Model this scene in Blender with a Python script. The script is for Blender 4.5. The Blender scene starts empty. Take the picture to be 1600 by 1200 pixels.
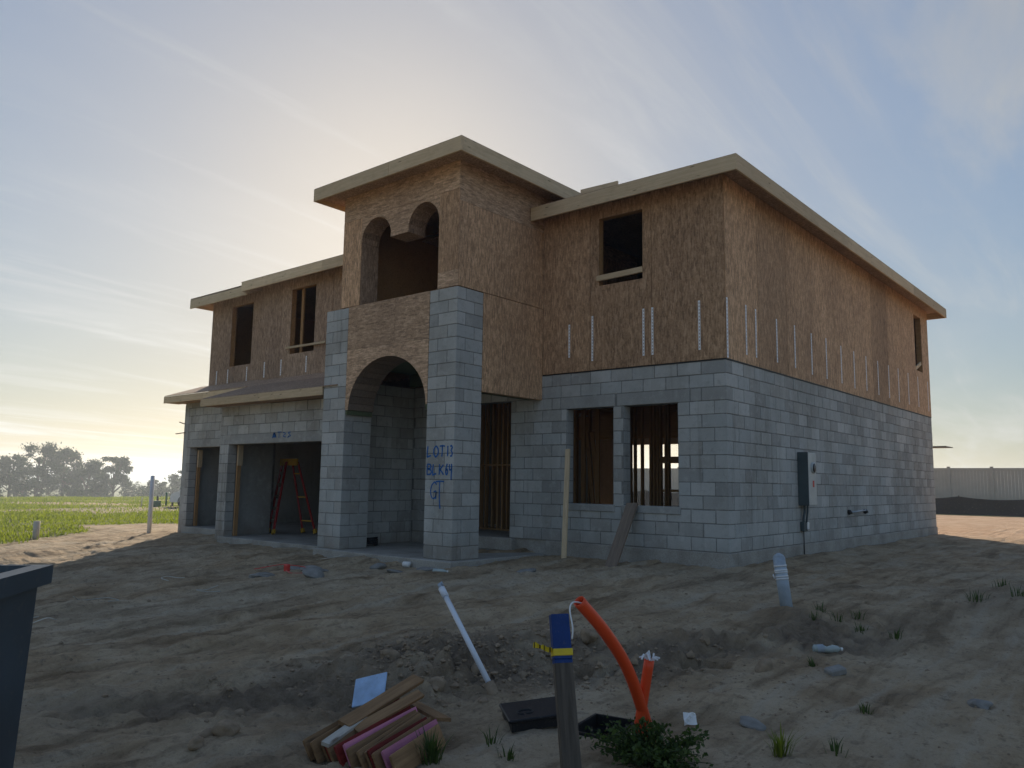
import bpy, bmesh, math, random
import numpy as np
from mathutils import Vector, Matrix

random.seed(7)
RNG = np.random.default_rng(11)
scene = bpy.context.scene
COL = scene.collection
R = math.radians

# ------------------------------------------------------------------ camera
CAM = Vector((5.189, -11.058, 0.960))
YAW, PITCH, ROLL = 0.7022, 0.1232, 0.0148
fw = Vector((-math.sin(YAW) * math.cos(PITCH), math.cos(YAW) * math.cos(PITCH), math.sin(PITCH)))
rt = Vector((math.cos(YAW), math.sin(YAW), 0))
up = rt.cross(fw)
r2 = math.cos(ROLL) * rt + math.sin(ROLL) * up
u2 = -math.sin(ROLL) * rt + math.cos(ROLL) * up
cd = bpy.data.cameras.new('camera')
cam = bpy.data.objects.new('camera', cd)
COL.objects.link(cam)
m = Matrix((r2, u2, -fw)).transposed().to_4x4()
m.translation = CAM
cam.matrix_world = m
cd.sensor_width = 36
cd.lens = 36 * 1252.26 / 1600
cd.clip_start = 0.05
cd.clip_end = 20000
scene.camera = cam

# ------------------------------------------------------------------ world, sun, exposure
SUN_AZ, SUN_EL = 48.5, 18.6          # azimuth from +Y towards -X
world = bpy.data.worlds.new('World')
scene.world = world
world.use_nodes = True
wn, wl = world.node_tree.nodes, world.node_tree.links
wn.clear()
def W(t, **k):
    n = wn.new(t)
    for a, b in k.items(): setattr(n, a, b)
    return n
sky = W('ShaderNodeTexSky', sky_type='NISHITA')
sky.sun_disc = False
sky.sun_elevation = R(SUN_EL)
sky.sun_rotation = R(-SUN_AZ)
sky.altitude = 30
sky.air_density = 1.0
sky.dust_density = 0.9
sky.ozone_density = 2.0
tc = W('ShaderNodeTexCoord')
sep = W('ShaderNodeSeparateXYZ'); wl.new(tc.outputs['Generated'], sep.inputs[0])
zz = W('ShaderNodeMath', operation='MAXIMUM'); wl.new(sep.outputs[2], zz.inputs[0]); zz.inputs[1].default_value = 0.0
za = W('ShaderNodeMath', operation='ADD'); wl.new(zz.outputs[0], za.inputs[0]); za.inputs[1].default_value = 0.12
dx = W('ShaderNodeMath', operation='DIVIDE'); wl.new(sep.outputs[0], dx.inputs[0]); wl.new(za.outputs[0], dx.inputs[1])
dy = W('ShaderNodeMath', operation='DIVIDE'); wl.new(sep.outputs[1], dy.inputs[0]); wl.new(za.outputs[0], dy.inputs[1])
cmb = W('ShaderNodeCombineXYZ'); wl.new(dx.outputs[0], cmb.inputs[0]); wl.new(dy.outputs[0], cmb.inputs[1])
def cloud(rot, sx, sy, off, scale, detail, dist, lo, hi):
    mp = W('ShaderNodeMapping'); wl.new(cmb.outputs[0], mp.inputs[0])
    mp.inputs['Rotation'].default_value = (0, 0, R(rot)); mp.inputs['Scale'].default_value = (sx, sy, 1)
    mp.inputs['Location'].default_value = off
    nz = W('ShaderNodeTexNoise'); wl.new(mp.outputs[0], nz.inputs['Vector'])
    nz.inputs['Scale'].default_value = scale; nz.inputs['Detail'].default_value = detail
    nz.inputs['Roughness'].default_value = 0.62; nz.inputs['Distortion'].default_value = dist
    mr = W('ShaderNodeMapRange', interpolation_type='SMOOTHSTEP'); wl.new(nz.outputs['Fac'], mr.inputs[0])
    mr.inputs[1].default_value = lo; mr.inputs[2].default_value = hi
    return mr.outputs[0]
c1 = cloud(0, 1.5, 0.42, (9.9, -3.2, 0), 1.0, 9, 0.7, 0.45, 0.72)
c2 = cloud(0, 2.6, 0.36, (15.1, -0.9, 0), 1.6, 10, 0.9, 0.50, 0.80)
c3 = cloud(0, 0.8, 0.45, (7.8, 1.4, 0), 0.7, 4, 0.3, 0.38, 0.66)
mx = W('ShaderNodeMath', operation='MULTIPLY'); wl.new(c1, mx.inputs[0]); wl.new(c3, mx.inputs[1])
m2 = W('ShaderNodeMath', operation='MULTIPLY'); wl.new(c2, m2.inputs[0]); m2.inputs[1].default_value = 0.55
ad = W('ShaderNodeMath', operation='ADD', use_clamp=True); wl.new(mx.outputs[0], ad.inputs[0]); wl.new(m2.outputs[0], ad.inputs[1])
# sky radiance compressed, hue kept: weaker sun glow, added fill opposite the sun
SG = 0.44
bw = W('ShaderNodeRGBToBW'); wl.new(sky.outputs[0], bw.inputs[0])
pw_ = W('ShaderNodeMath', operation='POWER'); wl.new(bw.outputs[0], pw_.inputs[0]); pw_.inputs[1].default_value = SG - 1
flat_sky = W('ShaderNodeVectorMath', operation='SCALE'); wl.new(sky.outputs[0], flat_sky.inputs[0]); wl.new(pw_.outputs[0], flat_sky.inputs['Scale'])
vb = W('ShaderNodeMath', operation='POWER'); wl.new(bw.outputs[0], vb.inputs[0]); vb.inputs[1].default_value = SG
br = W('ShaderNodeMath', operation='MULTIPLY'); wl.new(vb.outputs[0], br.inputs[0]); br.inputs[1].default_value = 1.45
wc = W('ShaderNodeMixRGB', blend_type='MULTIPLY'); wc.inputs[0].default_value = 1
wl.new(br.outputs[0], wc.inputs[1]); wc.inputs[2].default_value = (1.0, 0.99, 0.96, 1)
fac = W('ShaderNodeMath', operation='MULTIPLY'); wl.new(ad.outputs[0], fac.inputs[0]); fac.inputs[1].default_value = 0.7
pal = W('ShaderNodeMixRGB', blend_type='MULTIPLY'); pal.inputs[0].default_value = 1; wl.new(vb.outputs[0], pal.inputs[1]); pal.inputs[2].default_value = (1.0, 1.0, .93, 1)
vl2 = W('ShaderNodeMixRGB'); vl2.inputs[0].default_value = .10; wl.new(flat_sky.outputs[0], vl2.inputs[1]); wl.new(pal.outputs[0], vl2.inputs[2])
mixc = W('ShaderNodeMixRGB'); wl.new(fac.outputs[0], mixc.inputs[0]); wl.new(vl2.outputs[0], mixc.inputs[1]); wl.new(wc.outputs[0], mixc.inputs[2])
bg = W('ShaderNodeBackground'); wl.new(mixc.outputs[0], bg.inputs[0]); bg.inputs[1].default_value = 0.145
wo = W('ShaderNodeOutputWorld'); wl.new(bg.outputs[0], wo.inputs[0])

sd = bpy.data.lights.new('sun', 'SUN')
sd.energy = 5.0; sd.angle = R(0.6); sd.color = (1.0, 0.86, 0.68)
sun = bpy.data.objects.new('sun', sd); COL.objects.link(sun)
sdir = Vector((-math.sin(R(SUN_AZ)) * math.cos(R(SUN_EL)), math.cos(R(SUN_AZ)) * math.cos(R(SUN_EL)), math.sin(R(SUN_EL))))
sun.rotation_euler = sdir.to_track_quat('Z', 'Y').to_euler()
sun.location = (0, 0, 30)

vs = scene.view_settings
vs.view_transform = 'Standard'; vs.look = 'None'; vs.exposure = 0.5; vs.gamma = 1
cy = scene.cycles
cy.use_denoising = True
cy.max_bounces = 6; cy.diffuse_bounces = 4; cy.glossy_bounces = 2; cy.transmission_bounces = 3; cy.volume_bounces = 1; cy.transparent_max_bounces = 6
cy.caustics_reflective = False; cy.caustics_refractive = False

# ------------------------------------------------------------------ materials
class NT:
    def __init__(s, name):
        s.m = bpy.data.materials.new(name); s.m.use_nodes = True
        s.n, s.l = s.m.node_tree.nodes, s.m.node_tree.links
        s.b = s.n['Principled BSDF']; s.b.inputs['Specular IOR Level'].default_value = 0.25
    def new(s, t, ins=None, **k):
        n = s.n.new(t)
        for a, b in k.items(): setattr(n, a, b)
        for a, b in (ins or {}).items(): s.put(n, a, b)
        return n
    def put(s, n, a, b):
        if isinstance(b, bpy.types.NodeSocket): s.l.new(b, n.inputs[a])
        else:
            if isinstance(b, tuple) and len(b) == 3 and n.inputs[a].type == 'RGBA': b = b + (1,)
            n.inputs[a].default_value = b
    def coord(s, scale=(1, 1, 1), rot=(0, 0, 0), kind='Object', rnd=0):
        c = s.new('ShaderNodeTexCoord').outputs[kind]
        if rnd:
            oi = s.new('ShaderNodeObjectInfo')
            k = s.new('ShaderNodeVectorMath', {0: (17.0, 31.0, 13.0), 'Scale': oi.outputs['Random']}, operation='SCALE')
            c = s.new('ShaderNodeVectorMath', {0: c, 1: k.outputs[0]}, operation='ADD').outputs[0]
        return s.new('ShaderNodeMapping', {0: c, 'Scale': scale, 'Rotation': rot}).outputs[0]
    def noise(s, vec, scale, detail=4, rough=.55, dist=0):
        return s.new('ShaderNodeTexNoise', {'Vector': vec, 'Scale': scale, 'Detail': detail, 'Roughness': rough, 'Distortion': dist}).outputs['Fac']
    def ramp(s, f, *stops):
        r = s.new('ShaderNodeValToRGB', {0: f}); e = r.color_ramp.elements
        while len(e) < len(stops): e.new(0.5)
        for i, (p, c) in enumerate(stops):
            e[i].position = p; e[i].color = (c if isinstance(c, tuple) else (c, c, c)) + (1,)
        return r.outputs[0]
    def mix(s, f, a, b, mode='MIX'):
        return s.new('ShaderNodeMixRGB', {0: f, 1: a, 2: b}, blend_type=mode).outputs[0]
    def math(s, op, a, b=0.0, clamp=False):
        return s.new('ShaderNodeMath', {0: a, 1: b}, operation=op, use_clamp=clamp).outputs[0]
    def bump(s, h, strength, dist=.01):
        n = s.new('ShaderNodeBump', {'Height': h, 'Strength': strength, 'Distance': dist})
        s.l.new(n.outputs[0], s.b.inputs['Normal'])
    def done(s, color, rough=.9, **k):
        s.put(s.b, 'Base Color', color); s.put(s.b, 'Roughness', rough)
        for a, b in k.items(): s.put(s.b, a, b)
        return s.m
M = {}
def mk_block(name, base, tonevar=True):
    t = NT(name)
    v = t.coord()
    at = t.new('ShaderNodeAttribute', attribute_name='tone')
    oi = t.new('ShaderNodeObjectInfo')
    rn = t.math('FRACT', t.math('ADD', at.outputs['Fac'], oi.outputs['Random']))
    tone = t.ramp(rn, (0, tuple(c * .74 for c in base)), (.3, (base[0] * .92, base[1] * .90, base[2] * .88)), (.55, (base[0] * .95, base[1] * .98, base[2] * 1.0)), (.8, base), (1, tuple(c * 1.16 for c in base))) if tonevar else t.mix(0, base, base)
    wp = t.new('ShaderNodeNewGeometry').outputs['Position']
    big = t.noise(t.new('ShaderNodeMapping', {0: wp, 'Scale': (1, 1, .45)}).outputs[0], 1.1, 5, .6)
    col = t.mix(t.ramp(big, (.42, 0), (.68, .75)), tone, t.mix(1, tone, (.66, .64, .60), 'MULTIPLY'))
    # rain streaks and efflorescence
    st = t.noise(t.new('ShaderNodeMapping', {0: wp, 'Scale': (5, 5, .35)}).outputs[0], 1.2, 4, .6)
    col = t.mix(t.ramp(st, (.60, 0), (.72, .5)), col, t.mix(1, col, (.55, .53, .49), 'MULTIPLY'))
    sm = t.noise(wp, 7, 5, .65)
    col = t.mix(t.ramp(sm, (.52, 0), (.72, .55)), col, (.54, .54, .52))
    sd2 = t.noise(wp, 11, 6, .7)
    col = t.mix(t.ramp(sd2, (.30, .55), (.46, 0)), col, (.27, .27, .255))
    # soil splashed up onto the lowest courses
    zc = t.new('ShaderNodeSeparateXYZ', {0: wp}).outputs[2]
    dirt = t.math('MULTIPLY', t.ramp(t.math('ADD', zc, .45), (.12, 1), (.62, 0)), t.ramp(t.noise(wp, 3, 5), (.35, .15), (.65, .8)))
    col = t.mix(dirt, col, (.24, .19, .14))
    fine = t.noise(wp, 90, 3, .7)
    col = t.mix(t.ramp(fine, (.3, .25), (.6, 0)), col, t.mix(1, col, (.5, .5, .5), 'MULTIPLY'))
    t.bump(t.mix(.5, fine, sm), .55, .008)
    return t.done(col, .95)
M['block'] = mk_block('concrete_block', (.475, .480, .460))
M['mortar'] = mk_block('mortar', (.235, .237, .225), False)
M['lintel'] = mk_block('precast_concrete', (.38, .385, .37), False)
def mk_conc():
    t = NT('slab_concrete'); v = t.coord()
    n = t.noise(v, 2.2, 6, .6); f = t.noise(v, 45, 4, .7)
    col = t.ramp(n, (.3, (.28, .26, .225)), (.55, (.40, .38, .34)), (.75, (.48, .46, .42)))
    col = t.mix(t.ramp(f, (.35, .4), (.6, 0)), col, (.16, .14, .12))
    t.bump(t.mix(.5, n, f), .6, .015)
    return t.done(col, .92)
M['conc'] = mk_conc()
def mk_osb(name, tint, horiz=False):
    t = NT(name)
    s1 = (9, 9, 44) if horiz else (44, 44, 9)
    def layer(scale, rot, sc):
        v = t.coord(scale, rot, rnd=1)
        d = t.noise(v, .8, 2)
        vv = t.new('ShaderNodeVectorMath', {0: v, 1: t.new('ShaderNodeVectorMath', {0: d, 'Scale': .3}, operation='SCALE').outputs[0]}, operation='ADD').outputs[0]
        return t.new('ShaderNodeTexVoronoi', {'Vector': vv, 'Scale': sc, 'Randomness': 1.0})
    a = layer(s1, (.12, .1, .15), 1.15); b = layer(s1, (-.22, .18, -.2), .9); c = layer((30, 30, 30), (.7, -.6, .5), 1.3)
    ga = t.new('ShaderNodeSeparateColor', {0: a.outputs['Color']}).outputs[0]
    gb = t.new('ShaderNodeSeparateColor', {0: b.outputs['Color']}).outputs[0]
    gc = t.new('ShaderNodeSeparateColor', {0: c.outputs['Color']}).outputs[1]
    mm = t.math('ADD', t.math('MULTIPLY', ga, .42), t.math('ADD', t.math('MULTIPLY', gb, .33), t.math('MULTIPLY', gc, .25)))
    k = lambda f: tuple(x * f for x in tint)
    col = t.ramp(mm, (.20, k(.62)), (.42, k(.92)), (.58, k(1.05)), (.80, (tint[0] * 1.35, tint[1] * 1.42, tint[2] * 1.5)))
    wp = t.new('ShaderNodeNewGeometry').outputs['Position']
    oi = t.new('ShaderNodeObjectInfo').outputs['Random']
    col = t.mix(1, col, t.ramp(oi, (0, .80), (1, 1.12)), 'MULTIPLY')
    wet = t.noise(t.new('ShaderNodeMapping', {0: wp, 'Scale': (1, 1, .5)}).outputs[0], .9, 5, .6)
    col = t.mix(t.ramp(wet, (.40, 0), (.7, .55)), col, t.mix(1, col, (.62, .60, .62), 'MULTIPLY'))
    stamp = t.noise(t.new('ShaderNodeMapping', {0: wp, 'Scale': (9, 9, .9)}).outputs[0], 1.3, 3, .8)
    st2 = t.noise(t.new('ShaderNodeMapping', {0: wp, 'Scale': (14, 14, 26)}).outputs[0], 1.6, 2, .7)
    col = t.mix(t.math('MULTIPLY', t.ramp(stamp, (.69, 0), (.72, .8)), t.ramp(st2, (.45, 0), (.55, 1))), col, (.06, .05, .05))
    grain = t.noise(t.coord((60, 60, 6) if not horiz else (6, 6, 60)), 2, 3)
    t.bump(t.mix(.4, mm, grain), .35, .006)
    return t.done(col, .78)
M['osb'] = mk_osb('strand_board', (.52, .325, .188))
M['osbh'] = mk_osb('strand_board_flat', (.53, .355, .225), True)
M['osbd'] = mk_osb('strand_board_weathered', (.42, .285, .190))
def mk_wood(name, a, b, dark=(.1, .06, .03), rough=.75):
    t = NT(name); v = t.coord((1.3, 22, 22), rnd=1)
    g = t.noise(v, 1.6, 5, .6, .6)
    oi = t.new('ShaderNodeObjectInfo').outputs['Random']
    col = t.ramp(g, (.28, a), (.7, b))
    col = t.mix(1, col, t.ramp(oi, (0, .78), (1, 1.1)), 'MULTIPLY')
    kn = t.new('ShaderNodeTexVoronoi', {'Vector': t.coord((1.5, 7, 7), rnd=1), 'Scale': 1.6}).outputs['Distance']
    col = t.mix(t.ramp(kn, (.05, .8), (.13, 0)), col, dark)
    wp = t.noise(t.coord((2, 3, 3), rnd=1), 2, 5, .65)
    col = t.mix(t.ramp(wp, (.5, 0), (.75, .4)), col, t.mix(1, col, (.6, .58, .56), 'MULTIPLY'))
    t.bump(g, .25, .003)
    return t.done(col, rough)
M['lumber'] = mk_wood('lumber', (.54, .41, .25), (.70, .55, .36))
M['stud'] = mk_wood('stud_lumber', (.36, .20, .085), (.50, .30, .14))
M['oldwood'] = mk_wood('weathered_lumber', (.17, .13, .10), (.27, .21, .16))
M['postwood'] = mk_wood('grey_post_wood', (.055, .045, .035), (.135, .112, .088))
M['treated'] = mk_wood('treated_lumber', (.10, .13, .07), (.16, .19, .10))
M['stake'] = mk_wood('stake_wood', (.19, .105, .05), (.34, .205, .10))
M['stakered'] = mk_wood('red_stake_wood', (.16, .018, .014), (.24, .03, .022))
M['stakepink'] = mk_wood('pink_stake_wood', (.50, .16, .26), (.62, .24, .34))
M['stakewhite'] = mk_wood('white_stake_wood', (.45, .42, .36), (.6, .57, .5))
def mk_plain(name, col, rough=.5, var=.25, scale=6, metal=0, bump=.1, spec=.35):
    t = NT(name); v = t.coord(rnd=1)
    n = t.noise(v, scale, 5, .6)
    k = lambda f: tuple(min(1, c * f) for c in col)
    c = t.ramp(n, (.3, k(1 - var)), (.7, k(1 + var * .4)))
    sc = t.noise(v, scale * 7, 4, .7)
    c = t.mix(t.ramp(sc, (.58, 0), (.72, var)), c, (.22, .18, .13))
    t.bump(sc, bump, .003)
    t.b.inputs['Specular IOR Level'].default_value = spec
    return t.done(c, rough, Metallic=metal)
M['zinc'] = mk_plain('galvanised_steel', (.93, .93, .94), .5, .1, 20, 0)
M['orange'] = mk_plain('orange_conduit', (.80, .085, .022), .42, .10, 3)
M['pvcw'] = mk_plain('white_pvc', (.70, .74, .80), .4, .12, 4)
M['pvcg'] = mk_plain('grey_pvc', (.36, .42, .48), .5, .3, 6)
M['tapew'] = mk_plain('white_tape', (.74, .76, .78), .5, .15, 8)
M['blue'] = mk_plain('blue_paint', (.006, .042, .19), .6, .3, 8)
M['yellow'] = mk_plain('yellow_tape', (.72, .53, .025), .5, .12, 10)
M['black'] = mk_plain('black_plastic', (.016, .017, .019), .45, .4, 8)
M['steelblue'] = mk_plain('navy_steel', (.042, .066, .088), .42, .3, 3, 0, .1, .5)
M['meter'] = mk_plain('meter_steel', (.52, .55, .54), .5, .15, 5, .2)
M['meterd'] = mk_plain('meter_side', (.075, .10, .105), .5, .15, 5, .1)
M['white'] = mk_plain('white_plastic', (.78, .78, .76), .5, .1, 5)
M['ladderred'] = mk_plain('red_fibreglass', (.34, .018, .016), .45, .15, 5)
M['ladderyel'] = mk_plain('yellow_cap', (.62, .36, .03), .5, .2, 5)
M['spray'] = mk_plain('blue_spray_paint', (.018, .13, .40), .8, .35, 25)
M['vinyl'] = mk_plain('tan_vinyl', (.50, .46, .39), .5, .08, 3)
M['silt'] = mk_plain('silt_fabric', (.014, .016, .019), .8, .4, 2, 0, .3)
M['bluewhite'] = mk_plain('chipped_blue_paint', (.42, .60, .86), .6, .25, 9)
M['red'] = mk_plain('red_plastic', (.60, .05, .04), .5, .2, 8)
M['vangls'] = mk_plain('dark_glass', (.02, .025, .03), .15, .1, 3)
M['rubber'] = mk_plain('tyre_rubber', (.02, .02, .02), .8, .2, 6)
M['green'] = mk_plain('green_plastic', (.04, .12, .07), .5, .2, 6)
def mk_clear():
    t = NT('clear_plastic'); t.b.inputs['Specular IOR Level'].default_value = .5
    return t.done((.62, .72, .70), .25, **{'Transmission Weight': .45})
M['clear'] = mk_clear()
M['rock'] = mk_plain('grey_mortar_lump', (.27, .26, .24), .95, .35, 9, 0, .6, .1)
M['clod'] = mk_plain('dirt_clod', (.31, .235, .16), .95, .35, 14, 0, .8, .1)
def mk_leaf(name, a, b, trans=.35):
    t = NT(name)
    at = t.new('ShaderNodeAttribute', attribute_name='tone')
    col = t.ramp(at.outputs['Fac'], (0, a), (1, b))
    t.put(t.b, 'Base Color', col); t.put(t.b, 'Roughness', .6)
    tr = t.new('ShaderNodeBsdfTranslucent', {'Color': t.mix(1, col, (1.3, 1.35, .7), 'MULTIPLY')})
    ms = t.new('ShaderNodeMixShader', {0: trans, 1: t.b.outputs[0], 2: tr.outputs[0]})
    t.l.new(ms.outputs[0], t.n['Material Output'].inputs[0])
    return t.m
M['leaf'] = mk_leaf('tree_leaves', (.020, .034, .015), (.055, .085, .030), .3)
M['grass'] = mk_leaf('grass_blades', (.075, .115, .018), (.24, .27, .045), .5)
M['weed'] = mk_leaf('weed_leaves', (.030, .055, .014), (.085, .13, .035), .3)
M['bark'] = mk_plain('bark', (.09, .07, .05), .95, .4, 6, 0, .6)
def mk_ground():
    t = NT('dirt'); wp = t.new('ShaderNodeNewGeometry').outputs['Position']
    at = t.new('ShaderNodeAttribute', attribute_name='grass').outputs['Fac']
    at2 = t.new('ShaderNodeAttribute', attribute_name='dug').outputs['Fac']
    n1 = t.noise(wp, .35, 6, .6); n2 = t.noise(wp, 1.7, 6, .65); n3 = t.noise(wp, 14, 5, .7); n4 = t.noise(wp, 120, 3, .7)
    col = t.ramp(n2, (.30, (.300, .208, .122)), (.48, (.440, .322, .198)), (.66, (.555, .430, .285)))
    col = t.mix(t.ramp(n1, (.42, 0), (.62, .7)), col, t.ramp(n2, (.3, (.365, .292, .200)), (.7, (.550, .460, .335))))
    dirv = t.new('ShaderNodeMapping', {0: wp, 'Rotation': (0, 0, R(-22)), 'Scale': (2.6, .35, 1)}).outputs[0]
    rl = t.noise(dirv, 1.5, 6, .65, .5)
    col = t.mix(t.ramp(rl, (.36, .8), (.50, 0)), col, t.mix(1, col, (.46, .43, .39), 'MULTIPLY'))  # damp hollows, darkened further: weak rut shading put into the colour
    col = t.mix(t.ramp(rl, (.54, 0), (.68, .55)), col, (.53, .46, .355))  # dry ridges, with pale rut highlights painted in
    col = t.mix(t.ramp(n3, (.54, 0), (.70, .65)), col, (.155, .122, .088))
    n5 = t.noise(wp, 38, 5, .75)
    col = t.mix(t.ramp(n5, (.32, .6), (.45, 0)), col, t.mix(1, col, (.5, .47, .43), 'MULTIPLY'))
    col = t.mix(t.ramp(n5, (.60, 0), (.72, .5)), col, (.54, .48, .39))
    col = t.mix(t.ramp(n4, (.30, .45), (.45, 0)), col, t.mix(1, col, (.55, .53, .5), 'MULTIPLY'))
    red = t.new('ShaderNodeSeparateXYZ', {0: wp}).outputs[1]
    col = t.mix(t.ramp(t.math('MULTIPLY', red, .04), (.38, 0), (.54, .8)), col, t.mix(t.ramp(n2, (.35, 0), (.65, 1)), (.52, .32, .195), (.64, .45, .30)))  # redder far soil, made paler in colour to boost the sunlit ground
    col = t.mix(at2, col, t.ramp(n3, (.35, (.140, .104, .072)), (.65, (.265, .205, .145))))
    gr = t.ramp(t.noise(wp, .6, 6, .7), (.30, (.10, .085, .04)), (.48, (.125, .155, .032)), (.70, (.19, .215, .05)))
    gr = t.mix(t.ramp(n3, (.4, .4), (.6, 0)), gr, (.07, .085, .025))
    col = t.mix(at, col, gr)
    h = t.math('ADD', t.math('ADD', t.math('MULTIPLY', n3, .8), t.math('MULTIPLY', n5, .45)), t.math('MULTIPLY', n4, .2))
    h = t.math('ADD', h, t.math('MULTIPLY', rl, .8))
    t.bump(h, .9, .06)
    return t.done(col, .97)
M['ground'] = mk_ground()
def mk_hill():
    t = NT('wooded_hill'); wp = t.new('ShaderNodeNewGeometry').outputs['Position']
    n = t.noise(wp, .05, 5, .7)
    return t.done(t.ramp(n, (.35, (.03, .045, .02)), (.65, (.075, .10, .04))), .95)
M['hill'] = mk_hill()

# ------------------------------------------------------------------ mesh helpers
def link(name, mesh, mat=None, parent=None, **props):
    o = bpy.data.objects.new(name, mesh); COL.objects.link(o)
    if mat is not None and not mesh.materials: mesh.materials.append(M[mat] if isinstance(mat, str) else mat)
    if parent is not None: o.parent = parent
    for k, v in props.items(): o[k] = v
    return o
def pymesh(name, verts, faces, smooth=False):
    me = bpy.data.meshes.new(name); me.from_pydata([tuple(v) for v in verts], [], faces); me.update()
    if smooth: me.polygons.foreach_set('use_smooth', [True] * len(me.polygons))
    return me
def empty(name, loc, label, cat, group=None, rz=0):
    o = bpy.data.objects.new(name, None); COL.objects.link(o)
    o.location = loc; o.rotation_euler = (0, 0, rz); o.empty_display_size = .2
    o['label'] = label; o['category'] = cat
    if group: o['group'] = group
    return o
def tag(o, label, cat, group=None):
    o['label'] = label; o['category'] = cat
    if group: o['group'] = group
    return o
def boxdata(lo, hi, c=0.0):
    (x0, y0, z0), (x1, y1, z1) = lo, hi
    if c <= 0:
        v = [(x, y, z) for z in (z0, z1) for y in (y0, y1) for x in (x0, x1)]
        f = [(0, 2, 3, 1), (4, 5, 7, 6), (0, 1, 5, 4), (2, 6, 7, 3), (0, 4, 6, 2), (1, 3, 7, 5)]
        return v, f
    bm = bmesh.new()
    vs_ = [bm.verts.new(p) for p in boxdata(lo, hi)[0]]
    for q in boxdata(lo, hi)[1]: bm.faces.new([vs_[i] for i in q])
    bmesh.ops.bevel(bm, geom=bm.edges[:], offset=c, segments=1, affect='EDGES', profile=.5)
    bm.verts.index_update()
    v = [tuple(p.co) for p in bm.verts]; f = [tuple(p.index for p in q.verts) for q in bm.faces]
    bm.free()
    return v, f
def box(name, lo, hi, mat, parent=None, c=0.0, **k):
    lo2 = tuple(min(a, b) for a, b in zip(lo, hi)); hi2 = tuple(max(a, b) for a, b in zip(lo, hi))
    v, f = boxdata(lo2, hi2, c)
    return link(name, pymesh(name, v, f), mat, parent, **k)
def join(parts):
    V, F = [], []
    for v, f in parts:
        n = len(V); V += list(v); F += [tuple(i + n for i in q) for q in f]
    return V, F
def frame(p0, p1, upv=(0, 0, 1)):
    p0, p1 = Vector(p0), Vector(p1); x = (p1 - p0).normalized(); u = Vector(upv)
    if abs(x.dot(u)) > .999: u = Vector((0, 1, 0))
    y = u.cross(x).normalized(); z = x.cross(y)
    mm = Matrix((x, y, z)).transposed().to_4x4(); mm.translation = p0
    return mm, (p1 - p0).length
_bcache = {}
def board(name, p0, p1, w, t, mat, parent=None, upv=(0, 0, 1), c=.003, **k):
    """a straight timber: length along local X, w along local Y, t along local Z"""
    mm, L = frame(p0, p1, upv)
    key = (round(L, 3), w, t, mat, c)
    me = _bcache.get(key)
    if me is None:
        v, f = boxdata((0, -w / 2, -t / 2), (L, w / 2, t / 2), c); me = pymesh(name, v, f); me.materials.append(M[mat]); _bcache[key] = me
    o = link(name, me, None, parent, **k); o.matrix_world = mm if parent is None else parent.matrix_world.inverted() @ mm
    if parent is not None: o.matrix_parent_inverse = Matrix(); o.matrix_basis = Matrix.Translation(-parent.location) @ mm if parent.rotation_euler.z == 0 else o.matrix_basis
    return o
def tubedata(path, rad, seg=12, cap=True):
    path = [Vector(p) for p in path]; n = len(path)
    rads = rad if isinstance(rad, (list, tuple)) else [rad] * n
    V, F = [], []
    ref = Vector((0, 0, 1))
    for i, p in enumerate(path):
        d = (path[min(i + 1, n - 1)] - path[max(i - 1, 0)]).normalized()
        if abs(d.dot(ref)) > .97: ref = Vector((1, 0, 0)) if abs(d.x) < .9 else Vector((0, 1, 0))
        a = ref.cross(d).normalized(); b = d.cross(a); ref = d.cross(a).cross(d) * -1 if False else ref
        for k in range(seg):
            t = 2 * math.pi * k / seg
            V.append(tuple(p + (a * math.cos(t) + b * math.sin(t)) * rads[i]))
    for i in range(n - 1):
        for k in range(seg):
            F.append((i * seg + k, i * seg + (k + 1) % seg, (i + 1) * seg + (k + 1) % seg, (i + 1) * seg + k))
    if cap:
        F.append(tuple(range(seg - 1, -1, -1))); F.append(tuple((n - 1) * seg + k for k in range(seg)))
    return V, F
def tube(name, path, rad, mat, parent=None, seg=12, cap=True, **k):
    v, f = tubedata(path, rad, seg, cap)
    return link(name, pymesh(name, v, f, True), mat, parent, **k)
def smoothpath(pts, n=16):
    """Catmull-Rom through the points"""
    P = [Vector(p) for p in pts]; P = [P[0] * 2 - P[1]] + P + [P[-1] * 2 - P[-2]]
    out = []
    for i in range(1, len(P) - 2):
        for j in range(n):
            t = j / n; a, b, c, d = P[i - 1:i + 3]
            out.append(.5 * ((2 * b) + (-a + c) * t + (2 * a - 5 * b + 4 * c - d) * t * t + (-a + 3 * b - 3 * c + d) * t ** 3))
    out.append(P[-2]); return out
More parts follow.
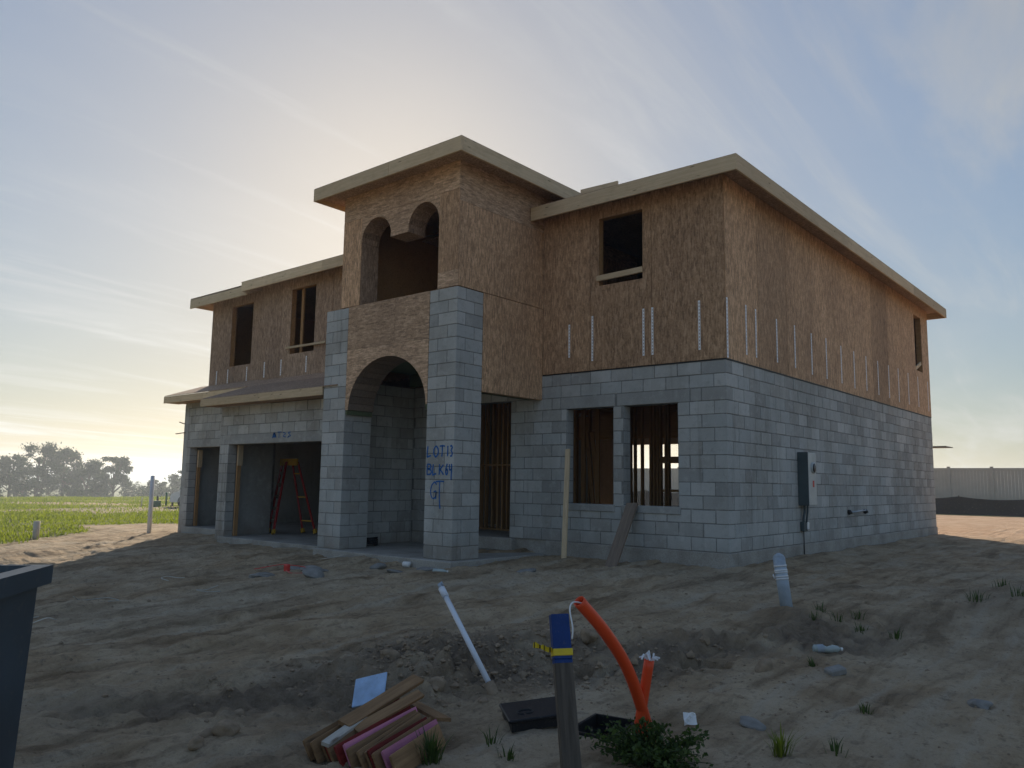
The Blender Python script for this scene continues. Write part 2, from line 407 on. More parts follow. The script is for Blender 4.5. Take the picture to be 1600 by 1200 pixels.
def panel(name, axis, plane, u0, u1, z0, z1, thick, mat, parent, holes=(), face=-1, **k):
    """upright slab: axis 'x' runs along X at y=plane, axis 'y' runs along Y at x=plane; outer face on plane, thickness inward"""
    us = sorted({u0, u1, *[h for q in holes for h in q[:2] if u0 < h < u1]})
    zs = sorted({z0, z1, *[h for q in holes for h in q[2:] if z0 < h < z1]})
    solid = lambda i, j: 0 <= i < len(us) - 1 and 0 <= j < len(zs) - 1 and not any(a < (us[i] + us[i + 1]) / 2 < b and c < (zs[j] + zs[j + 1]) / 2 < d for a, b, c, d in holes)
    V, F, idx = [], [], {}
    inn = plane - face * thick
    def vert(i, j, s):
        q = (i, j, s)
        if q not in idx:
            w = plane if s == 0 else inn
            idx[q] = len(V); V.append((us[i], w, zs[j]) if axis == 'x' else (w, us[i], zs[j]))
        return idx[q]
    for i in range(len(us) - 1):
        for j in range(len(zs) - 1):
            if not solid(i, j): continue
            F.append([vert(i, j, 0), vert(i + 1, j, 0), vert(i + 1, j + 1, 0), vert(i, j + 1, 0)])
            F.append([vert(i, j, 1), vert(i, j + 1, 1), vert(i + 1, j + 1, 1), vert(i + 1, j, 1)])
            for (di, dj, a, b) in ((-1, 0, (i, j), (i, j + 1)), (1, 0, (i + 1, j + 1), (i + 1, j)), (0, -1, (i + 1, j), (i, j)), (0, 1, (i, j + 1), (i + 1, j + 1))):
                if not solid(i + di, j + dj): F.append([vert(*a, 0), vert(*b, 0), vert(*b, 1), vert(*a, 1)])
    me = pymesh(name, V, F)
    bm = bmesh.new(); bm.from_mesh(me); bmesh.ops.recalc_face_normals(bm, faces=bm.faces[:]); bm.to_mesh(me); bm.free()
    return link(name, me, mat, parent, **k)

# ------------------------------------------------------------------ ground
def _h(ix, iy, s):
    n = (ix.astype(np.int64) * 374761393 + iy.astype(np.int64) * 668265263 + s * 1442695041) & 0x7fffffff
    n = ((n ^ (n >> 13)) * 1274126177) & 0x7fffffff
    n = n ^ (n >> 16)
    return (n & 0xffff) / 65535.0
def vnoise(x, y, s=0):
    xi, yi = np.floor(x), np.floor(y); fx, fy = x - xi, y - yi
    fx = fx * fx * fx * (fx * (fx * 6 - 15) + 10); fy = fy * fy * fy * (fy * (fy * 6 - 15) + 10)
    a, b, c, d = _h(xi, yi, s), _h(xi + 1, yi, s), _h(xi, yi + 1, s), _h(xi + 1, yi + 1, s)
    return (a + (b - a) * fx) * (1 - fy) + (c + (d - c) * fx) * fy - .5
def fbm(x, y, s=0, o=4, g=.5):
    r, a = 0, 1.0
    for i in range(o):
        r = r + a * vnoise(x * 2 ** i + 13.7 * i, y * 2 ** i - 7.3 * i, s + i); a *= g
    return r
def sst(a, b, x):
    t = np.clip((x - a) / (b - a), 0, 1); return t * t * (3 - 2 * t)
def gauss(x, y, cx, cy_, rx, ry=None):
    ry = ry or rx
    return np.exp(-((x - cx) / rx) ** 2 - ((y - cy_) / ry) ** 2)
def scarp(x, y):
    d = (x - .62) * .884 - (y + 7.0) * .468 + .55 * fbm(x * 1.1, y * 1.1, 40, 3)
    return d, sst(-1.2, -3.6, y) * sst(-1.0, .2, x)
def terrain(x, y, fine=True):
    x = np.asarray(x, float); y = np.asarray(y, float)
    z = -.225 + .036 * np.clip(y + .5, -7, 0) + .010 * np.clip(y + 7.5, -30, 0)
    z = z - .0205 * np.clip(-4 - x, 0, 11) - .0112 * np.clip(-15 - x, 0, 75) - .03 * np.clip(-90 - x, 0, 90)
    z = z + .05 * sst(10, 30, y) * sst(-30, -12, x)
    d, k = scarp(x, y)
    z = z - .10 * sst(-.22, .2, d) * k
    near = sst(-26, -12, x) * sst(24, 10, x) * sst(-22, -16, y) * sst(24, 14, y)
    # holes and heaps
    z = z - .42 * sst(1.0, .75, np.hypot((x - 2.05) / .22, (y + 4.86) / .15)) - .3 * sst(1.0, .75, np.hypot((x - 1.44) / .12, (y + 5.74) / .10))
    z = z + .05 * gauss(x, y, .40, -6.3, .45, .5) + .05 * gauss(x, y, .72, -5.5, .5, .32) + .04 * gauss(x, y, 1.4, -4.6, .45)
    z = z + .10 * gauss(x, y, 2.12, -3.06, .28) + .15 * gauss(x, y, 3.75, -.35, .62, 1.0) + .05 * gauss(x, y, 2.6, -5.75, .22)
    z = z + .07 * gauss(x, y, 1.35, -8.5, .35) + .03 * gauss(x, y, -15.6, -1.1, .25)
    # soil banked against the side wall
    z = z + .05 * np.exp(-np.abs(x - .15) / .35) * sst(-.3, .4, y) * sst(13, 11.5, y) * (1 + fbm(y * 2.2, x * 2, 9, 3))
    if fine:
        z = z + .055 * fbm(x * .45, y * .45, 3, 3) * near
        # ruts towards the garage
        a = R(-24); u = x * math.cos(a) + y * math.sin(a); v = -x * math.sin(a) + y * math.cos(a)
        w = u + .35 * fbm(u * .6, v * .6, 21, 2)
        rut = sst(1.5, -1.5, x + .25 * y) * near
        z = z + rut * (.075 * fbm(w * 1.9, v * .22, 22, 4, .6) + .050 * np.abs(fbm(w * 5.0, v * .7, 27, 3, .6)))
        z = z + near * (.034 * fbm(x * 3.3, y * 3.3, 31, 4, .6))
        rough = k * np.exp(-(d / .45) ** 2) + .6 * gauss(x, y, .45, -6.3, .6) + .35 * gauss(x, y, 3.65, -.4, .7, 1.0) + .5 * gauss(x, y, 1.35, -8.3, .5)
        cl = np.abs(fbm(x * 5, y * 5, 51, 4, .6))
        z = z + rough * (.13 * cl - .03 + .055 * fbm(x * 14, y * 14, 57, 3, .6))
        z = z + near * .016 * fbm(x * 12, y * 12, 61, 3, .6)
    fl_ = sst(.50, .27, np.hypot(x - 2.26, y + 6.66))
    z = z * (1 - fl_) + (-.548 + .006 * fbm(x * 9, y * 9, 66, 2)) * fl_
    pit = ((x - 2.26) * .98 + (y + 6.66) * .18, -(x - 2.26) * .18 + (y + 6.66) * .98)
    z = np.where((np.abs(pit[0]) < .135) & (np.abs(pit[1]) < .20), z - .35, z)
    return z
def gz(x, y): return float(terrain(np.array([x]), np.array([y]))[0])
def grassmask(x, y):
    xb = np.interp(y, [-60, -5, -3.7, -.6, 2, 60], [-11.5, -14.3, -15.4, -20.3, -20.6, -19])
    m1 = sst(-.6, .9, xb - x + 2.2 * fbm(x * .5, y * .5, 71, 4))
    bare = sst(.16, .30, fbm(x * .11, y * .16, 77, 3) + .02) * .75
    m2 = sst(28.5, 30.5, y + 2 * fbm(x * .4, y * .4, 73, 3)) * .9
    return np.clip(np.maximum(m1 * (1 - bare), m2), 0, 1)
def axis_pts(lo, hi, step, far, g=1.09):
    mid = np.arange(lo, hi, step)
    out = [hi]; s = step
    while out[-1] < far: s *= g; out.append(out[-1] + s)
    left = [lo - step]; s = step
    while left[-1] > -far: s *= g; left.append(left[-1] - s)
    return np.array(left[::-1] + list(mid) + out)
gx = axis_pts(-9.0, 6.5, .032, 1750, 1.055); gy = axis_pts(-10.6, .5, .032, 1750, 1.055)
GX, GY = np.meshgrid(gx, gy)
GZ = terrain(GX, GY)
nx, ny = len(gx), len(gy)
me = bpy.data.meshes.new('ground')
me.vertices.add(nx * ny); me.vertices.foreach_set('co', np.stack([GX, GY, GZ], -1).astype(np.float32).ravel())
ii = (np.arange(ny - 1)[:, None] * nx + np.arange(nx - 1)[None, :]).ravel()
quads = np.stack([ii, ii + 1, ii + nx + 1, ii + nx], -1).astype(np.int32)
me.loops.add(quads.size); me.loops.foreach_set('vertex_index', quads.ravel())
me.polygons.add(len(quads)); me.polygons.foreach_set('loop_start', np.arange(0, quads.size, 4, dtype=np.int32))
me.polygons.foreach_set('loop_total', np.full(len(quads), 4, np.int32)); me.polygons.foreach_set('use_smooth', np.ones(len(quads), bool))
me.update(calc_edges=True)
ga = me.attributes.new('grass', 'FLOAT', 'POINT'); ga.data.foreach_set('value', grassmask(GX, GY).astype(np.float32).ravel())
dd, kk = scarp(GX, GY)
dug = np.clip(kk * np.exp(-((dd - .05) / .38) ** 2) * .9 + .7 * gauss(GX, GY, .45, -6.3, .6) + .6 * gauss(GX, GY, 3.65, -.4, .7, 1.0) + .5 * gauss(GX, GY, 1.35, -8.3, .5) + .6 * gauss(GX, GY, 2.12, -3.06, .3), 0, 1) * np.clip(.75 + 1.2 * fbm(GX * 3, GY * 3, 81, 3), 0, 1)
ga = me.attributes.new('dug', 'FLOAT', 'POINT'); ga.data.foreach_set('value', dug.astype(np.float32).ravel())
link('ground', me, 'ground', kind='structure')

# ------------------------------------------------------------------ the house
CS = .2032                                   # block course
house = empty('house', (0, 0, 0), 'unfinished two-storey house, grey concrete block below and brown strand board above', 'house')
BLOCKS = []                                  # (parent wall, lo, hi, exposed normals)
J = .012
def cutrow(u0, u1, off, cuts):
    """running-bond intervals of a course between u0 and u1 minus the cut intervals"""
    ed = [u0] + [u for u in np.arange(math.floor((u0 - off) / .4064) * .4064 + off, u1, .4064) if u0 + .03 < u < u1 - .03] + [u1]
    out = []
    for a, b in zip(ed[:-1], ed[1:]):
        seg = [(a, b)]
        for c, d in cuts:
            seg = [q for s in seg for q in ((s[0], min(s[1], c)), (max(s[0], d), s[1])) if q[1] - q[0] > .045]
        out += seg
    return out
def blockwall(axis, plane, u0, u1, z0, rows, holes, face, start=lambda r: 0.0, off=.0, depth=.09, thick=.2, corelo=None, corehi=None):
    w = panel('block_wall', axis, plane - face * .007, corelo if corelo is not None else u0, corehi if corehi is not None else u1, z0 - .0, z0 + rows * CS, thick, 'mortar', house, [(a, b, c, d) for a, b, c, d, *_ in holes], face)
    for r in range(rows):
        za, zb = z0 + r * CS, z0 + (r + 1) * CS
        cuts = [(a, b) for a, b, c, d, *e in holes if c < zb - .03 and d > za + .03]
        cuts += [(e[0][0], e[0][1]) for a, b, c, d, *e in holes if e and abs(za - d) < .06]      # lintel above a hole
        for a, b in cutrow(u0 + start(r)[0] if isinstance(start(r), tuple) else u0 + start(r), u1 - (start(r)[1] if isinstance(start(r), tuple) else 0), off + (r % 2) * .2032, cuts):
            p = random.uniform(-.0025, .0025); q = plane + face * p; i = q - face * depth
            e = J / 2 + random.uniform(-.003, .004)
            lo = (a + e, min(q, i), za + e) if axis == 'x' else (min(q, i), a + e, za + e)
            hi = (b - e, max(q, i), zb - e) if axis == 'x' else (max(q, i), b - e, zb - e)
            BLOCKS.append((w, lo, hi, [(0, face, 0) if axis == 'x' else (face, 0, 0)]))
    return w
D1 = (-5.9, -4.18, 0, 12 * CS)
W1 = (-2.93, -1.99, 3 * CS, 11 * CS, (-3.06, -1.955)); W2 = (-1.79, -4 * CS, 3 * CS, 11 * CS, (-1.915, -.60))
# near corner blocks wrap round: odd courses lie along the front, even ones along the side
wf = blockwall('x', 0, -6.75, 0, 0, 14, [D1, W1, W2], -1, lambda r: (0, .4064 if r % 2 else .2032), .2032, corehi=-.012)
ws = blockwall('y', 0, 0, 12.34, 0, 14, [], 1, lambda r: (.2032 if r % 2 else .4064, 0), .0, corelo=.2)
for r in range(14):
    z0, z1 = r * CS + J / 2, (r + 1) * CS - J / 2
    lx, ly = (.4064, .2032) if r % 2 else (.2032, .4064)
    BLOCKS.append((ws, (-lx + J / 2, 0, z0), (0, ly - J / 2, z1), [(0, -1, 0), (1, 0, 0)]))
for a, b in ((-3.06, -1.955), (-1.915, -.60)):
    box('lintel', (a + .005, -.004, 11 * CS + .003), (b - .005, .15, 12 * CS - .004), 'lintel', wf, .004)
for a, b in ((-2.97, -1.96), (-1.82, -.775)):
    box('window_sill', (a, -.022, 3 * CS - .085), (b, .196, 3 * CS + .03), 'lintel', wf, .008)
# garage, double bay then the recessed single bay
wg = blockwall('x', -1.8, -10.95, -6.80, -.335, 14, [(-10.59, -7.1, -.335, 1.697, (-10.78, -6.85))], -1, lambda r: 0, .1)
wh = blockwall('x', -.6, -14.84, -10.96, -.485, 17, [(-14.47, -12.0, -.485, 1.750, (-14.7, -11.8))], -1, lambda r: 0, .1)
box('lintel', (-10.775, -1.804, 1.70), (-6.855, -1.65, 1.898), 'lintel', wg, .005)
box('lintel', (-14.695, -.604, 1.753), (-11.805, -.45, 1.95), 'lintel', wh, .005)
wp_ = blockwall('y', -6.75, -1.57, 0.0, -.22, 15, [], 1, lambda r: 0, .05)           # porch side of the garage wall
# walls the photograph sees little or nothing of
panel('block_wall', 'y', -6.757, .0, 6.0, -.3, 2.83, .19, 'block', house, [], 1)
panel('block_wall', 'x', 6.0, -14.64, -6.76, -.4, 2.83, .2, 'block', house, [], -1)
panel('block_wall', 'y', -14.84, -.6, 12.34, -.5, 2.845, .2, 'block', house, [], -1)
panel('block_wall', 'y', -10.95, -1.6, -.59, -.4, 2.5, .2, 'block', house, [], -1)
panel('block_wall', 'x', 12.33, -14.63, -.21, 0, 2.845, .2, 'block', house, [(-9.3, -6.9, 0, 2.3), (-4.5, -3.0, .9, 2.2)], 1)
# jamb blocks seen inside the openings: short end faces
for (x, y, z0, n) in ((-10.59, -1.8, -.335, 10), (-14.47, -.6, -.485, 11), (-1.79, 0, 3 * CS, 8), (-2.93, 0, 3 * CS, 8)):
    par = {-1.8: wg, -.6: wh, 0: wf}[y]
    for r in range(n):
        BLOCKS.append((par, (x - .03, y + .012, z0 + r * CS + J / 2 + (.035 if y == 0 and r == 0 else 0)), (x + .003, y + .192, z0 + (r + 1) * CS - J / 2), [(1, 0, 0)]))
# pillars: pinwheel courses of four blocks
def pillar(x0, x1, y0, y1, zb):
    core = box('block_pillar', (x0 + .008, y0 + .008, zb), (x1 - .008, y1 - .008, zb + 21 * CS - .004), 'mortar', house)
    w, d = x1 - x0, y1 - y0; t = .2032
    for r in range(21):
        za, zb_ = zb + r * CS + J / 2, zb + (r + 1) * CS - J / 2
        if r % 2: bl = [(x0, x1 - t, y0, y0 + t), (x1 - t, x1, y0, y1 - t), (x0 + t, x1, y1 - t, y1), (x0, x0 + t, y0 + t, y1)]
        else: bl = [(x0 + t, x1, y0, y0 + t), (x1 - t, x1, y0 + t, y1), (x0, x1 - t, y1 - t, y1), (x0, x0 + t, y0, y1 - t)]
        for k, (a, b, c, d_) in enumerate(bl):
            ex = []
            if c == y0: ex.append((0, -1, 0))
            if b == x1: ex.append((1, 0, 0))
            g = random.uniform(0, .0025)
            BLOCKS.append((core, (a + (J / 2 if a != x0 else 0), c + (J / 2 if c != y0 else g), za), (b - (J / 2 if b != x1 else g), d_ - (J / 2 if d_ != y1 else 0), zb_), ex))
    box('footing', (x0 - .012, y0 - .015, -.75), (x1 + .012, y1 + .012, zb - .002), 'conc', house, .01)
    return core
PL = pillar(-6.81, -6.18, -2.187, -1.577, -.22)
PR = pillar(-4.09, -3.47, -2.187, -1.577, -.22)
# the 300 blocks that show largest become objects of their own
def showsize(b):
    w, lo, hi, ex = b; c = (Vector(lo) + Vector(hi)) / 2; v = CAM - c; d = v.length; v.normalize(); s = 0
    dm = Vector(hi) - Vector(lo)
    for n in ex:
        k = Vector(n).dot(v)
        if k > 0: s += k * (dm.x * dm.z if n[1] else dm.y * dm.z) / d ** 2
    return s
BLOCKS.sort(key=showsize, reverse=True)
_bm = {}
def blockmesh(sz):
    key = tuple(round(s, 3) for s in sz)
    if key not in _bm:
        v, f = boxdata((0, 0, 0), key, .0045); me = pymesh('concrete_block', v, f)
        me.materials.append(M['block']); _bm[key] = me
    return _bm[key]
rest = {}
for i, (w, lo, hi, ex) in enumerate(BLOCKS):
    if i < 300:
        o = link('concrete_block', blockmesh([h - l for h, l in zip(hi, lo)]), None, w)
        o.location = lo
        o.rotation_euler = (0, 0, 0)
    else: rest.setdefault(w.name, (w, []))[1].append((lo, hi))
for w, L in rest.values():
    V, F, T = [], [], []
    for lo, hi in L:
        v, f = boxdata(lo, hi, .0045); n = len(V); V += v; F += [tuple(i + n for i in q) for q in f]; T += [random.random()] * len(v)
    me = pymesh('block_courses', V, F); a = me.attributes.new('tone', 'FLOAT', 'POINT'); a.data.foreach_set('value', T)
    link('block_courses', me, 'block', w, kind='stuff')
# slabs and stem walls
box('floor_slab', (-6.74, .03, -.5), (-.03, 12.3, -.002), 'conc', house)
box('stem_wall', (-3.36, -.018, -.75), (.016, .25, -.003), 'conc', house, .012)
box('stem_wall', (-.25, .252, -.75), (.016, 12.36, -.003), 'conc', house, .012)
box('porch_slab', (-6.74, -2.33, -.6), (-3.35, -.02, -.223), 'conc', house, .012)
box('door_step', (-6.0, -.10, -.222), (-4.05, .2, -.004), 'conc', house, .01)
box('garage_slab', (-10.75, -1.86, -.9), (-6.82, -.4, -.245), 'conc', house, .012)
box('garage_slab', (-14.63, -.62, -.9), (-6.96, 5.99, -.248), 'conc', house, .012)
# upper framed walls
def framed(axis, plane, u0, u1, z0, z1, holes, face, seams, mat, zseam=None, core=.12):
    g = .005
    w = panel('framed_wall', axis, plane - face * .013, u0, u1, z0, z1, core, 'stud', house, holes, face)
    ed = [u0] + list(seams) + [u1]
    for a, b in zip(ed[:-1], ed[1:]):
        for c, d in zip([z0] + list(zseam or []), list(zseam or []) + [z1]):
            panel('sheathing_panel', axis, plane + face * random.uniform(0, .0015), a + g, b - g, c + g, d - g, .011, mat, w, [h for h in holes if h[1] > a and h[0] < b and h[3] > c and h[2] < d], face)
    return w
ZU = 14 * CS + .016
box('flashing', (-3.455, -.010, 14 * CS + .001), (.010, .1, 14 * CS + .015), 'black', house)
box('flashing', (-.1, .1005, 14 * CS + .001), (.010, 12.34, 14 * CS + .015), 'black', house)
fm = framed('x', -.004, -3.46, .004, ZU, 5.72, [(-2.27, -1.417, 4.295, 5.465)], -1, [-2.45, -1.254], 'osb')
fs = framed('y', .004, .010, 12.34, ZU, 5.72, [(10.95, 11.66, 3.975, 5.42)], 1, [1.20 + 1.22 * i for i in range(9)], 'osb')
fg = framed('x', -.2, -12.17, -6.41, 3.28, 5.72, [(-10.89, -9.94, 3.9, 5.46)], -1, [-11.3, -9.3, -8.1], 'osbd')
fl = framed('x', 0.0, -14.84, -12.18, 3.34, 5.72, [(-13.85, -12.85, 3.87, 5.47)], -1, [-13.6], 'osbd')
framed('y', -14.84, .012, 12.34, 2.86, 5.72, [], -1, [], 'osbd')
panel('framed_wall', 'x', 12.34, -14.82, -.01, 2.86, 5.72, .12, 'osbd', house, [], 1)
# tower
TY, TX, TL = -2.191, -3.466, -6.40
tw = panel('framed_wall', 'y', TX - .013, -1.57, 3.2, 2.42, 4.05, .1, 'stud', house, [], 1)
panel('sheathing_panel', 'y', TX, -1.572, -.002, 2.42, 4.045, .011, 'osb', tw, [], 1)
tw2 = panel('framed_wall', 'y', TX - .013, TY + .02, 3.2, 4.055, 6.12, .1, 'stud', house, [], 1)
for a, b, c, d, mt in ((TY + .012, -1.32, 4.056, 5.45, 'osb'), (-1.315, -.1, 4.056, 5.45, 'osb'), (-.095, 3.2, 4.056, 5.45, 'osb'), (TY + .012, .1, 5.455, 6.12, 'osbh'), (.105, 3.2, 5.455, 6.12, 'osbh')):
    panel('sheathing_panel', 'y', TX + random.uniform(0, .001), a, b, c, d, .011, mt, tw2, [], 1)
framed('y', TL, TY + .02, 3.2, 4.055, 6.12, [], -1, [], 'osb')
panel('framed_wall', 'x', 3.2, TL, TX, 4.0, 6.12, .1, 'osbd', house, [], 1)
# arched front faces of the tower
def arch_strip(name, xs, zc, ztop, y, mat, parent, thick=.011):
    V, F = [], []; n = len(xs)
    for yy in (y, y + thick):
        for x, z in zip(xs, zc): V += [(x, yy, z), (x, yy, ztop)]
    for i in range(n - 1):
        F.append((2 * i, 2 * i + 2, 2 * i + 3, 2 * i + 1)); b = 2 * n
        F.append((b + 2 * i, b + 2 * i + 1, b + 2 * i + 3, b + 2 * i + 2)); F.append((2 * i, b + 2 * i, b + 2 * i + 2, 2 * i + 2))
    F.append((0, 1, 2 * n + 1, 2 * n)); F.append((2 * n - 2, 4 * n - 2, 4 * n - 1, 2 * n - 1))
    return link(name, pymesh(name, V, F), mat, parent)
ta = box('arch_frame', (-6.17, TY + .59, 3.1), (-4.10, TY + .61, 4.04), 'stud', house)
acx, arx, arz, az0 = -5.115, .985, .87, 2.2
aa = [math.pi - math.pi * i / 40 for i in range(41)]
axs = [acx + arx * math.cos(t) for t in aa]; azs = [az0 + arz * math.sin(t) for t in aa]
xs = [-6.172] + axs + [-4.096]; zs_ = [2.2] + azs + [2.2]
arch_strip('sheathing_panel', xs, zs_, 3.268, TY + .004, 'osbh', ta)
panel('sheathing_panel', 'x', TY + .004, -6.172, -4.935, 3.272, 4.05, .011, 'osbh', ta, [], -1)
panel('sheathing_panel', 'x', TY + .004, -4.930, -4.096, 3.272, 4.05, .011, 'osbh', ta, [], -1)
def lining(cx, rx, rz, z0, y0, y1, n, parent, mat, t=.02, a0=0.0, a1=math.pi):
    for i in range(n):
        t0, t1 = a0 + (a1 - a0) * i / n, a0 + (a1 - a0) * (i + 1) / n
        e = .004 * random.random()
        P = [(cx + (rx + s) * math.cos(q), z0 + (rz + s) * math.sin(q)) for q, s in ((t0 + .004, e), (t1 - .004, e), (t1, .03 + t), (t0, .03 + t))]
        V = [(x, y, z) for y in (y0, y1) for x, z in P]
        F = [(0, 3, 2, 1), (4, 5, 6, 7), (0, 1, 5, 4), (1, 2, 6, 5), (2, 3, 7, 6), (3, 0, 4, 7)]
        link('lining_board', pymesh('lining_board', V, F), mat, parent)
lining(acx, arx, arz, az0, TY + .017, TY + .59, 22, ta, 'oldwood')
box('sill_plate', (-6.175, TY + .02, 2.12), (-6.125, TY + .58, 2.198), 'treated', ta)
box('sill_plate', (-4.145, TY + .02, 2.12), (-4.095, TY + .58, 2.198), 'treated', ta)
# upper double arch
tf = box('arch_frame', (-5.86, TY + .40, 5.62), (-3.94, TY + .42, 6.1), 'stud', house)
a1 = (-5.496, .39, .385, 5.195); a2 = (-4.303, .372, .395, 5.195); zp = 5.155
xs, zs_ = [], []
for cx, rx, rz, z0 in (a1, a2):
    for i in range(25):
        t = math.pi - math.pi * i / 24; xs.append(cx + rx * math.cos(t)); zs_.append(z0 + rz * math.sin(t) if 0 < i < 24 else zp)
xs = [x + .0004 * i for i, x in enumerate(xs)]
arch_strip('sheathing_panel', xs, zs_, 5.645, TY, 'osbh', tf)
panel('sheathing_panel', 'x', TY, TL, -5.888, 4.056, 5.645, .011, 'osb', tf, [], -1)
panel('sheathing_panel', 'x', TY, -3.915, TX - .001, 4.32, 5.645, .011, 'osb', tf, [], -1)
panel('sheathing_panel', 'x', TY, -3.915, TX - .001, 4.056, 4.316, .011, 'osbh', tf, [], -1)
panel('sheathing_panel', 'x', TY + .001, TL, -4.07, 5.65, 6.12, .011, 'osbh', tf, [], -1)
panel('sheathing_panel', 'x', TY, -4.066, TX - .001, 5.65, 6.12, .011, 'osbh', tf, [], -1)
lining(*a1, TY + .012, TY + .40, 12, tf, 'osbd'); lining(*a2, TY + .012, TY + .40, 12, tf, 'osbd')
box('jamb_board', (-5.91, TY + .0115, 4.06), (-5.886, TY + .40, 5.19), 'osbd', tf)
box('jamb_board', (-3.93, TY + .0115, 4.06), (-3.91, TY + .40, 5.19), 'osbd', tf)
box('pendant', (-5.125, TY + .012, 5.156), (-4.66, TY + .40, 5.23), 'osbd', tf)
for (a, b) in ((TL + .02, -5.92), (-3.90, TX - .14)):
    box('framed_wall', (a, TY + .02, 4.06), (b, TY + .40, 6.1), 'stud', house)
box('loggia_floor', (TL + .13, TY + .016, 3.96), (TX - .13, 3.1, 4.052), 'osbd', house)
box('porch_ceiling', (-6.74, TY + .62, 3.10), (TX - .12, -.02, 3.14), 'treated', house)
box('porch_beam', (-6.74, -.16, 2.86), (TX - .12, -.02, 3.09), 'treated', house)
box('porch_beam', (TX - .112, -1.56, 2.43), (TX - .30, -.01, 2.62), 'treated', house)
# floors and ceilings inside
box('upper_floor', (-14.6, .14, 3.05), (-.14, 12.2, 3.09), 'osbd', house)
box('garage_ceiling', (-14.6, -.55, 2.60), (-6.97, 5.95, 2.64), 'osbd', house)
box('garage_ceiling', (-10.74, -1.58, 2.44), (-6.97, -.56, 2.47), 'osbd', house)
for i in range(13):
    y = 2.6 + i * .74
    board('floor_joist', (-6.5 if y < 6.1 else -14.5, y, 2.80), (-.25, y, 2.80), .04, .24, 'stud', house)
# eaves and roofs
def fascia(p0, p1, h=.235, par=None):
    p0, p1 = Vector(p0), Vector(p1)
    board('fascia_board', p0, p1, .038, h, 'lumber', par or house, c=.004)
def hip(name, x0, x1, y0, y1, z, s, ov=.012):
    w, d = x1 - x0, y1 - y0; r = min(w, d) / 2
    a = [(x0, y0, z), (x1, y0, z), (x1, y1, z), (x0, y1, z)]
    if w > d: p, q = (x0 + r, y0 + r, z + s * r), (x1 - r, y0 + r, z + s * r); f = [(0, 1, 5, 4), (1, 2, 5), (2, 3, 4, 5), (3, 0, 4)]
    else: p, q = (x0 + r, y0 + r, z + s * r), (x0 + r, y1 - r, z + s * r); f = [(0, 1, 4), (1, 2, 5, 4), (2, 3, 5), (3, 0, 4, 5)]
    V = a + [p, q] + [(x, y, zz_ - .014) for x, y, zz_ in a]
    f += [(0, 6, 7, 1), (1, 7, 8, 2), (2, 8, 9, 3), (3, 9, 6, 0)]
    return link(name, pymesh(name, V, f), 'osbd', house)
O = .39; ZF = 5.682                            # overhang, centre height of the main fascia
rf = hip('roof', -15.23, O + .012, -O - .012, 12.34 + O + .012, 5.81, .32)
fascia((-3.45, -O, ZF), (O + .019, -O, ZF), par=rf); fascia((O, -O + .02, ZF), (O, 4.6, ZF), par=rf); fascia((O, 4.605, ZF), (O, 9.4, ZF), par=rf); fascia((O, 9.405, ZF), (O, 12.73, ZF), par=rf)
fascia((O - .02, 12.73, ZF), (-15.23, 12.73, ZF), par=rf); fascia((-15.23, 12.7, ZF), (-15.23, -.44, ZF), par=rf)
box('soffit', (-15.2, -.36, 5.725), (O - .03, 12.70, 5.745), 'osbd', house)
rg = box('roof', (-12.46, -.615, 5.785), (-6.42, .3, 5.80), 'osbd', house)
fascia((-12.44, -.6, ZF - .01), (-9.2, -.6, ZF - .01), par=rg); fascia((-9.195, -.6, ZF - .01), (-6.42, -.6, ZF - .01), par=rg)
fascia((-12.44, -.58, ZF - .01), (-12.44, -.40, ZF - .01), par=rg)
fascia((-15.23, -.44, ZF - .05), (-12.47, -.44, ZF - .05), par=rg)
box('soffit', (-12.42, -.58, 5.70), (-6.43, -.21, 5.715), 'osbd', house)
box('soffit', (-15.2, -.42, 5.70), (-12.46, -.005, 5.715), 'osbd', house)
ZT = 6.155
rt_ = hip('roof', TL - O - .012, TX + O + .012, TY - O - .012, 3.6, ZT + .125, .32)
fascia((TL - O - .02, TY - O, ZT), (-4.75, TY - O, ZT), par=rt_); fascia((-4.745, TY - O, ZT), (TX + O + .019, TY - O, ZT), par=rt_)
fascia((TX + O, TY - O + .02, ZT), (TX + O, 3.6, ZT), par=rt_); fascia((TL - O, 3.6, ZT), (TL - O, TY - O + .02, ZT), par=rt_); fascia((TX + O, 3.6, ZT), (TL - O, 3.6, ZT), par=rt_)
box('soffit', (TL - O + .02, TY - O + .02, 6.12), (TX + O - .02, 3.55, 6.135), 'osbd', house)
board('roof_board', (-3.36, 1.0, 6.49), (-2.53, 1.0, 6.47), .04, .09, 'lumber', house)
box('roof_curb', (-3.36, 1.03, 6.0), (-2.53, 1.2, 6.44), 'osbd', house)
# low roof over the garage
SL = .345
def lowdeck(x0, x1, y0, y1):
    z = lambda y: 2.675 + SL * (y + 2.2)
    V = [(x, y, z(y) + t) for t in (0, -.016) for x, y in ((x0, y0), (x1, y0), (x1, y1), (x0, y1))]
    return link('low_roof', pymesh('low_roof', V, [(0, 1, 2, 3), (7, 6, 5, 4), (0, 4, 5, 1), (1, 5, 6, 2), (2, 6, 7, 3), (3, 7, 4, 0)]), 'osbd', house)
l1 = lowdeck(-11.12, -6.40, -2.215, -1.0); l2 = lowdeck(-15.22, -6.40, -.998, 0.0)
fascia((-11.12, -2.2, 2.583), (-8.9, -2.2, 2.583), .155, l1); fascia((-8.895, -2.2, 2.583), (-6.82, -2.2, 2.583), .155, l1)
fascia((-15.22, -.995, 2.98), (-11.13, -.995, 2.98), .17, l2)
box('soffit', (-11.10, -2.18, 2.515), (-6.83, -1.81, 2.525), 'osbd', house)
box('soffit', (-15.2, -.97, 2.90), (-11.0, -.61, 2.91), 'osbd', house)
